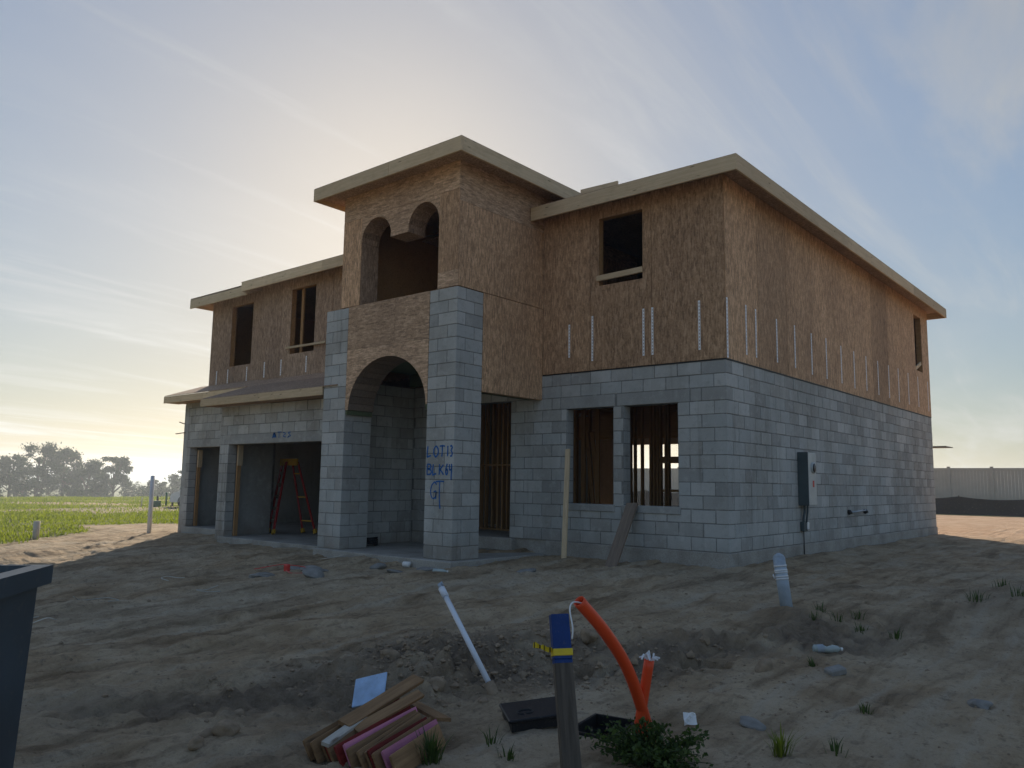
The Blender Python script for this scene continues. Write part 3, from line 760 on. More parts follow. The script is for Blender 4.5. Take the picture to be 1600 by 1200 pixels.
panel('framed_wall', 'y', -15.2, -.97, 0, 2.92, 3.05, .02, 'lumber', house, [], -1)
# hold-down straps: thin perforated metal
def strap(axis, plane, u, z0, z1, w, face):
    n = int((z1 - z0) / .055); V, F = [], []
    us = (-w / 2, -w / 6, w / 6, w / 2); dz = (z1 - z0) / (2 * n + 1)
    for j in range(2 * n + 2):
        for a in us: V.append((u + a, plane + face * .004, z0 + j * dz) if axis == 'x' else (plane + face * .004, u + a, z0 + j * dz))
    for j in range(2 * n + 1):
        for i in range(3):
            if i == 1 and j % 2 == 1: continue
            F.append((j * 4 + i, j * 4 + i + 1, j * 4 + 4 + i + 1, j * 4 + 4 + i))
    o = link('strap', pymesh('strap', V, F), 'zinc', house)
    md = o.modifiers.new('t', 'SOLIDIFY'); md.thickness = .002; md.offset = 0
for x in (-2.878, -2.397, -1.404, -1.24, -.421): strap('x', -.006, x, 3.02 if x != -2.878 else 3.12, 3.79 if x != -2.878 else 3.70, .036, -1)
strap('y', .006, .045, 2.87, 3.79, .055, 1)
for y in (.72, 1.09, 1.94, 2.745, 3.56, 4.34, 5.19, 5.99, 6.80, 7.65, 8.48, 9.28, 10.15, 11.07, 12.06): strap('y', .006, y, 3.02 + random.uniform(-.02, .02), 3.79 + random.uniform(-.02, .02), .046, 1)
for x in (-11.9, -11.2, -10.2, -8.95, -8.55, -7.55): strap('x', -.202, x, 3.42, 3.80, .04, -1)
for x in (-14.45, -13.9, -13.0): strap('x', -.002, x, 3.44, 3.80, .04, -1)
# odd boards in the openings
board('window_brace', (-2.30, -.02, 4.418), (-1.41, -.02, 4.440), .04, .095, 'lumber', house)
board('window_brace', (-10.98, -.24, 4.05), (-9.42, -.26, 4.035), .04, .05, 'lumber', house)
board('window_brace', (-9.98, -.1, 3.95), (-9.75, -.15, 5.0), .03, .03, 'oldwood', house)
board('window_brace', (-.03, 11.0, 4.0), (-.03, 11.6, 4.22), .04, .09, 'lumber', house)
board('window_trimmer', (-10.62, -.06, 3.9), (-10.62, -.06, 5.46), .09, .04, 'stud', house)
for y0, x in ((-1.62, -10.55), (-.42, -14.43)):
    board('door_buck', (x + .02, y0 + .05, -.24), (x + .02, y0 + .05, 1.69), .09, .04, 'stud', house, upv=(1, 0, 0))
    board('door_buck', (x + .06, y0 + .05, 1.25), (x + .06, y0 + .05, 1.69), .12, .04, 'lumber', house, upv=(1, 0, 0))
# interior stud walls
def studs(y, xs, z0, z1, w=.038, d=.089):
    for x in xs: board('stud', (x, y, z0), (x, y, z1), w, d, 'stud', house, upv=(0, 1, 0))
ZB = 2.62
studs(3.0, [-4.90, -4.86, -4.52, -3.51, -3.405, -3.24, -3.04, -2.96, -2.88, -2.82, -2.70, -2.64], .04, ZB)
board('wall_plate', (-5.2, 3.0, .02), (-2.4, 3.0, .02), .089, .038, 'stud', house)
board('wall_plate', (-5.2, 3.0, 2.64), (-.3, 3.0, 2.64), .089, .038, 'stud', house)
board('wall_blocking', (-3.0, 3.02, 1.46), (-.9, 3.02, 1.46), .07, .13, 'stud', house)
board('wall_blocking', (-3.0, 3.02, .86), (-2.4, 3.02, .86), .06, .05, 'stud', house)
board('wall_header', (-5.1, 3.06, 2.15), (-.3, 3.06, 2.15), .04, .5, 'stud', house)
studs(1.5, [-6.22, -6.085, -5.905, -5.76, -5.63, -5.50, -5.1, -4.7], .04, ZB)
board('wall_plate', (-6.5, 1.5, .02), (-4.6, 1.5, .02), .089, .038, 'stud', house)
board('wall_blocking', (-6.5, 1.5, 1.33), (-4.6, 1.5, 1.33), .085, .038, 'stud', house)
studs(2.3, [-6.5 + .2 * i for i in range(8)], .04, ZB)
for y in (.6, 1.1, 1.6, 2.1, 2.6): board('stud', (-4.05, y, .02), (-4.05, y, ZB), .089, .038, 'stud', house, upv=(0, 1, 0))
board('wall_plate', (-6.5, 2.3, .02), (-5.0, 2.3, .02), .089, .038, 'stud', house)
# lettering sprayed on the pillar front and the garage lintel
def strokes(name, org, size, lines, plane, par, wdt=.026):
    V, F = [], []
    for poly in lines:
        pts = smoothpath([(org[0] + x * size[0], 0, org[1] + y * size[1]) for x, y in poly], 6) if len(poly) > 2 else [Vector((org[0] + x * size[0], 0, org[1] + y * size[1])) for x, y in poly]
        b = len(V)
        for i, p in enumerate(pts):
            d = (pts[min(i + 1, len(pts) - 1)] - pts[max(i - 1, 0)]); d.normalize(); n = Vector((-d.z, 0, d.x)) * wdt / 2 * random.uniform(.8, 1.15)
            V += [(p.x + n.x, plane, p.z + n.z), (p.x - n.x, plane, p.z - n.z)]
        F += [(b + 2 * i, b + 2 * i + 2, b + 2 * i + 3, b + 2 * i + 1) for i in range(len(pts) - 1)]
        b = len(V)
    return link(name, pymesh(name, V, F), 'spray', par)
GL = {'L': [[(.1, 1), (.0, .5), (.02, 0), (.3, .05), (.7, .1)]], 'O': [[(.5, 1), (.1, .7), (.1, .25), (.5, 0), (.9, .3), (.85, .75), (.5, 1)]],
      'T': [[(0, .95), (.5, 1), (1, .95)], [(.5, 1), (.5, .5), (.45, 0)]], '1': [[(.5, 1), (.5, .5), (.45, 0)]],
      '3': [[(.1, .9), (.5, 1), (.85, .8), (.45, .55), (.9, .3), (.6, .02), (.05, .05)]], 'B': [[(.15, 1), (.1, .5), (.12, 0)], [(.1, 1), (.7, .95), (.75, .65), (.2, .55)], [(.2, .55), (.85, .4), (.8, .08), (.1, 0)]],
      'K': [[(.1, 1), (.1, .5), (.08, 0)], [(.85, .95), (.15, .45)], [(.2, .5), (.5, .3), (.9, 0)]],
      '6': [[(.6, 1), (.25, .65), (.1, .25), (.4, 0), (.75, .2), (.6, .5), (.15, .35)]], '4': [[(.1, .95), (.15, .5), (.5, .45), (.85, .55)], [(.8, 1), (.82, .4), (.75, -.35), (.9, -.4)]],
      'G': [[(.85, .85), (.55, 1), (.15, .75), (.05, .35), (.3, .05), (.7, .1), (.8, .45), (.45, .42)], [(.8, .4), (.78, 0)]]}
YP = -2.1895
def word(s, x, z, h, w, gap):
    for ch in s:
        if ch != ' ': strokes('painted_letter', (x, z), (w, h), GL[ch], YP, PR)
        x += w + gap if ch != ' ' else gap
word('LOT', -4.05, 1.355, .17, .115, .022); word('13', -3.625, 1.36, .165, .055, .02)
word('BLK', -4.055, 1.075, .165, .115, .022); word('64', -3.64, 1.075, .17, .065, .014)
strokes('painted_letter', (-3.96, .70), (.16, .26), GL['G'], YP, PR, .022); strokes('painted_letter', (-3.83, .70), (.15, .27), [[(-.1, .98), (.5, 1.02), (1.1, 1)], [(.5, 1), (.48, .5), (.5, 0), (.62, -.55)]], YP, PR, .022)
YG = -1.8085
for k, ls in enumerate(([[(0, 0), (.4, .9), (.9, .1)], [(.1, .5), (.8, .5)], [(.2, .2), (.7, .25)], [(.15, .75), (.7, .8)]], [[(0, 1), (1, 1)], [(.4, 1), (.4, 0)]], [[(.1, .9), (.8, .7), (.2, .3), (.9, .1)]], [[(.8, .9), (.2, .8), (.7, .4), (.1, 0)], [(.2, .2), (.9, .3)]])):
    strokes('painted_mark', (-8.95 + k * .17, 1.79), (.14, .12), ls, YG, wg, .03 if k == 0 else .016)
# electric meter box and its conduit
mb = box('meter_box', (.005, 2.72, .66), (.19, 3.09, 1.56), 'meter', house, .01)
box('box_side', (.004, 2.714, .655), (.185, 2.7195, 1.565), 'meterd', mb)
tube('meter_socket', [(.17, 2.93, 1.30), (.215, 2.93, 1.30)], .095, 'meter', mb, 24)
tube('meter_hole', [(.20, 2.93, 1.30), (.2165, 2.93, 1.30)], .078, 'black', mb, 24)
box('red_label', (.191, 2.90, .97), (.1925, 2.97, 1.08), 'red', mb)
tube('conduit', smoothpath([(.06, 2.84, .67), (.06, 2.84, .55), (.055, 2.80, .45), (.05, 2.80, .36)], 6), .022, 'meterd', mb)
tube('conduit', smoothpath([(.09, 2.90, .67), (.09, 2.89, .55), (.08, 2.87, .42), (.07, 2.87, .36)], 6), .018, 'meterd', mb)
box('disconnect_box', (.005, 2.76, .22), (.075, 2.93, .38), 'meterd', mb, .008); box('disconnect_cover', (.076, 2.86, .25), (.10, 2.94, .37), 'white', mb, .008)
tube('conduit', [(.03, 2.85, .22), (.03, 2.85, -.3)], .009, 'black', mb)
for y in (5.30, 6.30):
    tube('pipe_stub', [(-.02, y, .50), (.03, y, .50), (.05, y, .46)], .045, 'black', house)
tube('copper_tube', [(.035, 5.32, .49), (.04, 6.28, .52)], .016, 'pvcg', house)
for p0, p1 in (((-15.35, -.55, 2.13), (-14.75, -.63, 2.14)), ((-15.1, -.6, 2.43), (-14.8, -.62, 2.37))): board('stray_batten', p0, p1, .04, .02, 'oldwood', house)
link('rear_awning', pymesh('rear_awning', *boxdata((-.2, 12.42, 2.08), (.30, 13.2, 2.10))), 'black', house)

# ------------------------------------------------------------------ things in and against the house
lad = empty('step_ladder', (-11.0, .05, -.245), 'red fibreglass step ladder with yellow feet standing open in the garage', 'ladder')
LZ = 1.62
def lb(name, p0, p1, w, t, mat): return board(name, Vector(p0) + Vector(lad.location), Vector(p1) + Vector(lad.location), w, t, mat, lad, upv=(0, 1, 0))
FE = [((.62, -.78, .02), (.02, -.12, LZ)), ((.16, -.62, .02), (-.24, -.05, LZ))]
BE = [((.58, .03, .02), (.08, .0, LZ)), ((1.02, .05, .02), (.30, .0, LZ))]
for a, b in FE: lb('rail', a, b, .07, .03, 'ladderred')
for a, b in BE: lb('rear_rail', a, b, .05, .025, 'ladderred')
for i in range(1, 6):
    t = i / 6; p = [Vector(a).lerp(Vector(b), t) for a, b in FE]; lb('step', p[0], p[1], .08, .02, 'oldwood')
for i in (1, 3, 5):
    t = i / 6; p = [Vector(a).lerp(Vector(b), t) for a, b in BE]; lb('rear_brace', p[0], p[1], .03, .02, 'ladderyel')
for a, b in FE + BE: lb('foot', a, Vector(a).lerp(Vector(b), .055), .09, .05, 'ladderyel')
lb('top_cap', (-.28, -.08, LZ), (.34, -.04, LZ), .16, .05, 'ladderyel')
tag(board('timber_stud', (-2.60, -.50, gz(-2.6, -.5) - .01), (-2.855, -.06, 1.545), .085, .04, 'lumber', upv=(0, 1, 0)), 'pale upright lumber stud leaning on the block wall beside the window', 'stud')
tag(board('plank', (-1.52, -.80, gz(-1.5, -.8) - .01), (-1.60, -.045, .672), .20, .038, 'oldwood', upv=(0, -1, .6)), 'weathered brown plank leaning from the ground up to the window sill', 'plank')
for i, (x0, x1, l) in enumerate(((-4.12, -4.55, 'dark board leaning inside the window nearer the front door'), (-3.98, -4.42, 'second dark board leaning inside, with a paler edge'))):
    tag(board('leaning_board', (x0, 2.62, .0), (x1, 2.93, 2.05), .09, .03, 'stud', upv=(0, 1, 0)), l, 'board')
v_, f_ = [], []
nn = 12
for j in range(nn):
    for i in range(nn): v_.append((-6.60 + i * .045, 1.65 + j * .045, .02 + .10 * max(0, float(fbm(np.array([i * .6]), np.array([j * .6]), 90, 3)[0]) + .25)))
f_ = [(j * nn + i, j * nn + i + 1, (j + 1) * nn + i + 1, (j + 1) * nn + i) for j in range(nn - 1) for i in range(nn - 1)]
tag(link('plastic_sheet', pymesh('plastic_sheet', v_, f_, True), 'white'), 'crumpled white plastic sheet on the floor inside the front door', 'sheet')
cz = gz
tag(tube('cable_coil', [(-6.50 + .12 * math.cos(t * .5), -1.22 + .12 * math.sin(t * .5), -.20 + .008 * t * .4) for t in range(40)], .022, 'black', None, 6), 'black coil of cable on the porch slab by the arch', 'cable')

# ------------------------------------------------------------------ foreground things
def on(x, y, dz=0): return Vector((x, y, gz(x, y) + dz))
# steel dumpster
A = Vector((2.137, -9.95)); dv = Vector((.77, -.638)).normalized(); nv = Vector((.638, .77)).normalized()
DZ, GB = .655, gz(2.6, -10.6) - .02
dp = empty('dumpster', (A.x + dv.x * .8 - nv.x * .6, A.y + dv.y * .8 - nv.y * .6, GB), 'dark navy steel dumpster with an overhanging rim and a rib round its side', 'dumpster')
def dpos(u, v, z, tp=0): 
    q = A + dv * (u + tp * (1 if u < .8 else -1)) - nv * (v + tp * (1 if v < .6 else -1)); return (q.x - dp.location.x, q.y - dp.location.y, z - dp.location.z)
LU, LV = 1.6, 1.2; zt, zr, z1, z0 = DZ, DZ - .062, GB + .30, GB
V, F = [], []
def ring(zv, tp, ins=0):
    b = len(V)
    for u, v in ((0, 0), (LU, 0), (LU, LV), (0, LV)): V.append(dpos(u, v, zv, tp + ins))
    return b
rings = [ring(z0, .040), ring(z1, .034), ring(z1 + .02, .020), ring(z1 + .10, .018), ring(z1 + .12, .030), ring(zt - .01, .0), ring(zt - .01, .02), ring(z0 + .08, .06)]
for a, b in zip(rings[:-1], rings[1:]):
    for i in range(4): F.append((a + i, a + (i + 1) % 4, b + (i + 1) % 4, b + i))
F.append(tuple(rings[-1] + i for i in range(4))); F.append(tuple(rings[0] + i for i in (3, 2, 1, 0)))
link('body', pymesh('body', V, F), 'steelblue', dp)
V, F = [], []
rr = [ring(zr, -.001), ring(zr, -.030), ring(zt, -.032), ring(zt + .003, .02), ring(zt - .02, .022)]
for a, b in zip(rr[:-1], rr[1:]):
    for i in range(4): F.append((a + i, a + (i + 1) % 4, b + (i + 1) % 4, b + i))
link('rim', pymesh('rim', V, F), 'steelblue', dp)
# post with blue top
pb, pt = Vector((3.075, -8.075, gz(3.075, -8.075) - .05)), Vector((2.825, -7.892, .34))
pv = (-(CAM - pt).cross(Vector((0, 0, 1)))).normalized(); 
pd = (pt - pb).normalized(); pl = (pt - pb).length
po = empty('survey_post', pb, 'grey wooden post with a blue painted top, next to the orange conduits', 'post')
toCam = (CAM - pt); toCam.z = 0; toCam.normalize(); toCam = Matrix.Rotation(R(16), 3, 'Z') @ toCam
def pseg(name, t0, t1, mat, w=.088, d=.042):
    return board(name, pb + pd * t0, pb + pd * t1, w, d, mat, po, upv=toCam)
pseg('shaft', 0, pl - .205, 'postwood'); pseg('painted_top', pl - .2045, pl, 'blue', .089, .043)
pseg('painted_edge', pl - .225, pl - .205, 'blue', .0885, .0425)
zt_ = pl - .172
tape = pseg('band', zt_ - .018, zt_ + .014, 'yellow', .096, .05); tape.parent = None
tape.matrix_world = frame(pb + pd * (zt_ - .018), pb + pd * (zt_ + .014), toCam)[0]
tape.name = 'warning_tape'; tag(tape, 'yellow warning tape tied round the blue post, its loose end flying off', 'tape')
c0 = pb + pd * zt_; side = pd.cross(toCam).normalized()
if side.dot(r2) > 0: side = -side
V, F = [], []
for i in range(9):
    q = c0 + side * (.045 + i * .012) + Vector((0, 0, .008 + .004 * i)) + toCam * (.01 * math.sin(i * 1.7)); V += [tuple(tape.matrix_world.inverted() @ (q + Vector((0, 0, .011 + .004 * math.sin(i * 2.1))))), tuple(tape.matrix_world.inverted() @ (q - Vector((0, 0, .011 - .004 * math.cos(i * 1.3)))))]
F = [(2 * i, 2 * i + 2, 2 * i + 3, 2 * i + 1) for i in range(8)]
link('loose_end', pymesh('loose_end', V, F), 'yellow', tape)
k_ = 0
for i in (1, 3, 5, 7):
    a = [Vector(V[2 * i + s]) for s in (0, 1)]; b = [Vector(V[min(2 * i + 2 + s, 17)]) for s in (0, 1)]
    mid = [a[0], a[0].lerp(b[0], .45), a[1].lerp(b[1], .45), a[1]]
    n = (tape.matrix_world.inverted().to_3x3() @ toCam) * .0012
    link('black_stripe', pymesh('black_stripe', [tuple(p + n) for p in mid], [(0, 1, 2, 3)]), 'black', tape)
# orange conduits
oc = tube('orange_conduit', smoothpath([(2.635, -6.70, gz(2.635, -6.70) - .08), (2.645, -6.80, -.40), (2.665, -7.02, -.08), (2.66, -7.24, .15), (2.615, -7.43, .335)], 10), .034, 'orange', None, 20, False)
tag(oc, 'long bent orange plastic conduit rising out of the ground', 'conduit')
oc.modifiers.new('wall', 'SOLIDIFY').thickness = .005
o2 = tube('orange_conduit', smoothpath([(2.60, -6.86, gz(2.6, -6.86) - .08), (2.635, -6.85, -.42), (2.70, -6.84, -.045)], 8), .030, 'orange', None, 20, False)
tag(o2, 'short upright orange plastic conduit crossing the bent one', 'conduit')
o2.modifiers.new('wall', 'SOLIDIFY').thickness = .005
tag(tube('pull_string', smoothpath([(2.63, -7.40, .32), (2.60, -7.46, .33), (2.62, -7.52, .30), (2.66, -7.55, .22), (2.665, -7.56, .16)], 8), .0045, 'white', None, 6), 'white pull string hanging out of the long orange conduit', 'string')
V = []; parts = []
for i in range(7):
    a = i * .9; parts.append(tubedata([(2.70 + .02 * math.cos(a), -6.84 + .02 * math.sin(a), -.06), (2.70 + .035 * math.cos(a + .4), -6.84 + .035 * math.sin(a + .4), -.03 + .012 * (i % 3)), (2.70 + .06 * math.cos(a + .8), -6.84 + .06 * math.sin(a + .8), -.04)], .006, 5))
tag(link('frayed_tape', pymesh('frayed_tape', *join(parts)), 'tapew'), 'frayed white tape on the end of the short orange conduit', 'tape')
# sunken utility box and its lid
ux = Vector((.98, .18, 0)).normalized(); uy = Vector((-.18, .98, 0)).normalized(); uc = Vector((2.26, -6.66, 0)); uzz = -.536
ub = empty('utility_box', (uc.x, uc.y, uzz - .3), 'open black plastic utility box sunk into the dirt by the post', 'utility box')
def obox(a0, a1, b0, b1, z0, z1):
    V = [tuple(ux * a + uy * b + Vector((0, 0, z))) for z in (z0, z1) for b in (b0, b1) for a in (a0, a1)]
    return V, [(0, 2, 3, 1), (4, 5, 7, 6), (0, 1, 5, 4), (2, 6, 7, 3), (0, 4, 6, 2), (1, 3, 7, 5)]
for nm, q in (('side_panel', (-.15, .15, -.215, -.197)), ('side_panel', (-.15, .15, .197, .215)), ('end_panel', (-.15, -.132, -.196, .196)), ('end_panel', (.132, .15, -.196, .196))):
    link(nm, pymesh(nm, *obox(*q, -.05, .30)), 'black', ub)
link('ledge', pymesh('ledge', *join([obox(-.131, .131, -.196, -.17, .20, .215), obox(-.131, .131, .17, .196, .20, .215), obox(-.131, -.105, -.169, .169, .20, .215), obox(.105, .131, -.169, .169, .20, .215)])), 'black', ub)
link('bottom', pymesh('bottom', *obox(-.131, .131, -.196, .196, -.04, -.02)), 'clod', ub)
ld = empty('box_lid', on(1.90, -6.89, .055), 'black plastic utility box lid lying tilted on the dirt', 'lid')
ld.rotation_euler = (R(5), R(3), R(-38))
link('plate', pymesh('plate', *boxdata((-.165, -.205, 0), (.165, .205, .022), .006)), 'black', ld)
link('skirt', pymesh('skirt', *join([boxdata((-.15, -.19, -.055), (.15, -.175, -.001)), boxdata((-.15, .175, -.055), (.15, .19, -.001)), boxdata((-.15, -.174, -.055), (-.135, .174, -.001)), boxdata((.135, -.174, -.055), (.15, .174, -.001))])), 'black', ld)
link('handle', pymesh('handle', *tubedata([(.05 + .035 * math.cos(t * .4), -.08 + .05 * math.sin(t * .4), .025) for t in range(16)], .006, 6)), 'black', ld)
# white pipe
pw = empty('white_pipe', (1.28, -6.6, gz(1.28, -6.6)), 'leaning white plastic pipe with an elbow at its top end', 'pipe')
def rel(o, pts): return [Vector(p) - o.location for p in pts]
b0, b1 = Vector((1.28, -6.6, gz(1.28, -6.6) + .02)), Vector((.60, -6.45, .118)); pdv = (b1 - b0).normalized()
tube('shaft', rel(pw, [b0, b1]), .021, 'pvcw', pw, 16)
tube('coupling', rel(pw, [b1 - pdv * .075, b1 + pdv * .015]), .027, 'pvcw', pw, 16)
tube('end_fitting', rel(pw, [b1 + pdv * .012, b1 + pdv * .05, b1 + pdv * .065 + Vector((.03, .01, .0))]), .02, 'pvcg', pw, 12)
tube('dirty_sleeve', rel(pw, [b0 - pdv * .09 + Vector((0, 0, -.02)), b0 + pdv * .06]), .04, 'clod', pw, 14)
# grey pipe stub with tape bands
gp = empty('grey_pipe', on(2.03, -3.03, -.1), 'thick grey pipe stub standing in a dirt heap, bound with white tape', 'pipe')
q0, q1 = Vector((2.03, -3.03, gz(2.03, -3.03) - .1)), Vector((1.938, -3.0, .255)); qd = (q1 - q0).normalized(); ql = (q1 - q0).length
tube('shaft', rel(gp, [q0, q1]), .060, 'pvcg', gp, 20)
tube('pinched_cap', rel(gp, [q1 - qd * .012, q1 + qd * .02, q1 + qd * .045]), [.0605, .05, .012], 'pvcg', gp, 12)
for t in (.62, .66, .73, .765, .84): tube('tape_band', rel(gp, [q0 + qd * ql * t, q0 + qd * (ql * t + .017)]), .0635, 'tapew', gp, 20)
tube('tape_tail', rel(gp, [q0 + qd * ql * .74 - r2 * .06, q0 + qd * ql * .70 - r2 * .085, q0 + qd * ql * .64 - r2 * .075]), .008, 'tapew', gp, 6)
# fallen bundle of stakes
sk = [('stake', 'plain'), ('stakered', 'dark red'), ('stakepink', 'pink')]
SL_ = 'plain wooden survey stake in the fallen bundle'
seq = ['stake', 'stake', 'stake', 'stakered', 'stake', 'stakered', 'stakepink', 'stake', 'stake', 'stake', 'stakered', 'stake', 'stakepink', 'stake']
Lb = {'stake': 'plain wooden stake slumped in the fallen bundle', 'stakered': 'red painted wooden stake in the fallen bundle', 'stakepink': 'pink painted wooden stake in the fallen bundle'}
def stake(p0, p1, w, t, mat, upv, label, group=None):
    mm, L = frame(p0, p1, upv); h = w / 2; d = t / 2
    V = []
    for x, s in ((0, .92), (.02, 1), (L, 1)):
        for y, z in ((-h * s, -d), (h * s, -d), (h * s, d), (-h * s, d)): V.append((x, y, z))
    F = [(3, 2, 1, 0), (8, 9, 10, 11)]
    for a in (0, 4):
        for i in range(4): F.append((a + i, a + (i + 1) % 4, a + 4 + (i + 1) % 4, a + 4 + i))
    o = link('survey_stake', pymesh('survey_stake', V, F), mat); o.matrix_world = mm
    return tag(o, label, 'stake', group)
n = len(seq)
for i, c in enumerate(seq):
    t = i / (n - 1)
    L0 = Vector((1.44, -8.27, 0)).lerp(Vector((1.95, -8.14, 0)), t) + Vector((random.uniform(-.02, .02), random.uniform(-.02, .02), 0))
    R0 = Vector((1.22, -7.50, 0)).lerp(Vector((1.80, -7.62, 0)), t) + Vector((random.uniform(-.02, .02), random.uniform(-.03, .03), 0))
    zb = -.555
    L0.z = zb + .065 + random.uniform(-.01, .01); R0.z = zb + .085 + .05 * (1 - t) + random.uniform(-.01, .01)
    stake(L0, R0, .120, .014, c, (.90, .25, .42 + .12 * random.random()), Lb[c], 'stakes of the fallen bundle')
stake((1.45, -8.06, -.40), (1.28, -7.33, -.30), .085, .022, 'stake', (.3, 0, 1), 'wooden stake lying highest across the top of the bundle')
stake((1.50, -8.02, -.43), (1.43, -7.45, -.345), .06, .02, 'stake', (.5, 0, 1), 'wooden stake wedged just under the highest one')
stake((1.55, -8.26, -.44), (1.43, -7.90, -.395), .05, .02, 'stakewhite', (.2, 0, 1), 'white painted stake lying along the top of the bundle')
stake((1.12, -7.28, -.47), (1.74, -7.56, -.42), .10, .02, 'stake', (.1, .1, 1), 'wide stake crossing behind the bundle at the far end')
bb = link('painted_board', pymesh('painted_board', *boxdata((0, 0, 0), (.24, .19, .012), .003)), 'bluewhite')
bb.matrix_world = Matrix.Translation((.96, -7.60, -.49)) @ Matrix.Rotation(R(8), 4, 'Z') @ Matrix.Rotation(R(56), 4, 'X') @ Matrix.Rotation(R(20), 4, 'Z')
tag(bb, 'chipped pale blue board propped up behind the stakes', 'board')
# rubbish and lumps
def lump(name, x, y, r, mat, label, cat, group=None, sq=.55, seed=0, dz=0):
    bm = bmesh.new(); bmesh.ops.create_icosphere(bm, subdivisions=3, radius=1)
    rs = np.random.default_rng(seed + 5)
    ph = rs.uniform(0, 6, (7, 3)); fr = rs.normal(0, 2.2, (7, 3))
    for v in bm.verts:
        s = 1 + .10 * sum(math.sin(float(fr[i] @ np.array(v.co)) + ph[i, 0]) for i in range(7)) / 1.6
        v.co = Vector((v.co.x * s * r * rs.uniform(.985, 1.015), v.co.y * s * r * .75, v.co.z * s * r * sq))
    me = bpy.data.meshes.new(name); bm.to_mesh(me); bm.free()
    o = link(name, me, mat); o.location = (x, y, gz(x, y) + r * sq * .25 + dz); o.rotation_euler = (rs.uniform(-.2, .2), rs.uniform(-.2, .2), rs.uniform(0, 6))
    return tag(o, label, cat, group)
for i, (x, y, r, l) in enumerate(((-2.1, -2.08, .15, 'grey mortar lump on the dirt before the block wall with two windows'), (-4.43, -2.80, .14, 'grey mortar lump beside the arch step'), (-4.05, -4.26, .20, 'broadest low grey mortar lump, out in front of the unlettered pillar'),
        (4.0, -4.8, .10, 'stone lying alone on bare sand far from the conduits'), (2.96, -6.03, .09, 'grey crumpled stone beyond the weed clump'))):
    lump('mortar_lump', x, y, r, 'rock', l, 'stone', None, .42, i)
for i, (x, y, r) in enumerate(((-4.6, -3.9, .2), (-4.9, -4.5, .22), (-4.3, -3.95, .12), (-3.7, -3.1, .13), (-3.4, -2.75, .16), (-3.15, -2.9, .1), (-5.3, -3.7, .12))):
    lump('mortar_lump', x, y, r, 'rock', 'flat grey mortar spill on the dirt before the porch', 'stone', 'mortar spills before the porch', .28, 20 + i)
for i, (x, y, r) in enumerate(((.80, -8.40, .075), (.84, -8.60, .06), (.70, -8.45, .05), (.45, -8.1, .05), (.3, -7.6, .06), (1.0, -6.9, .07), (.35, -6.75, .09), (.9, -6.35, .08), (1.7, -5.55, .07), (2.5, -4.75, .08), (1.15, -5.2, .09))):
    lump('dirt_clod', x, y, r, 'clod', 'hard brown dirt clod lying along the dug bank', 'clod', 'clods along the dug bank', .7, 40 + i)
bt = empty('plastic_bottle', on(2.68, -3.84, .035), 'crushed clear plastic bottle lying on the dirt near the grey pipe', 'bottle', rz=R(38))
link('body', pymesh('body', *tubedata([(-.12, 0, 0), (-.11, 0, 0), (-.04, 0, .004), (0, .004, -.008), (.05, 0, .003), (.09, 0, 0), (.115, 0, 0)], [.02, .034, .034, .026, .033, .028, .013], 14), True), 'clear', bt)
link('cap', pymesh('cap', *tubedata([(.116, 0, 0), (.134, 0, 0)], .015, 12)), 'white', bt)
link('label_band', pymesh('label_band', *tubedata([(-.085, 0, 0), (-.03, 0, .004)], .0352, 14, False)), 'pvcg', bt)
bt2 = empty('plastic_bottle', on(-2.88, -3.0, .035), 'small clear bottle lying just beyond the top of the white pipe', 'bottle', rz=R(30))
link('body', pymesh('body', *tubedata([(-.11, 0, 0), (-.10, 0, 0), (.03, 0, 0), (.07, 0, 0), (.09, 0, 0)], [.02, .036, .036, .02, .013], 14), True), 'clear', bt2)
link('cap', pymesh('cap', *tubedata([(.091, 0, 0), (.11, 0, 0)], .015, 12)), 'white', bt2)
fr = link('block_fragment', pymesh('block_fragment', *boxdata((-.07, -.05, 0), (.07, .05, .055), .01)), 'rock'); fr.location = on(2.98, -4.52, -.012); fr.rotation_euler = (.1, -.2, R(50)); tag(fr, 'small broken piece of grey block near the bottle', 'block')
cu = tube('paper_roll', [(0, 0, 0), (.11, .03, 0)], .045, 'white', None, 16); cu.location = on(-4.27, -2.42, .03); tag(cu, 'white paper roll lying by the foot of the lettered pillar', 'roll')
rd = empty('red_reel', on(-4.85, -4.14, .0), 'small red plastic reel with a loop of cord on the dirt', 'reel')
link('reel', pymesh('reel', *boxdata((-.05, -.03, -.01), (.05, .03, .11), .015)), 'red', rd)
link('cord', pymesh('cord', *tubedata(smoothpath([(-.45, -.25, .02), (-.25, .05, .08), (0, .0, .10), (.25, .15, .07), (.38, .05, .02), (.3, -.12, .015), (.05, -.05, .03)], 8), .006, 5)), 'red', rd)
pp = []
for j in range(5):
    for i in range(5): pp.append((i * .02, j * .02, .02 * abs(math.sin(i * 1.9 + j * 1.3))))
o = link('paper_scrap', pymesh('paper_scrap', pp, [(j * 5 + i, j * 5 + i + 1, j * 5 + i + 6, j * 5 + i + 5) for j in range(4) for i in range(4)]), 'white'); o.location = on(2.63, -6.30, .01); o.rotation_euler = (R(50), 0, .7)
tag(o, 'crumpled white paper scrap on the dirt beside the orange conduits', 'paper')
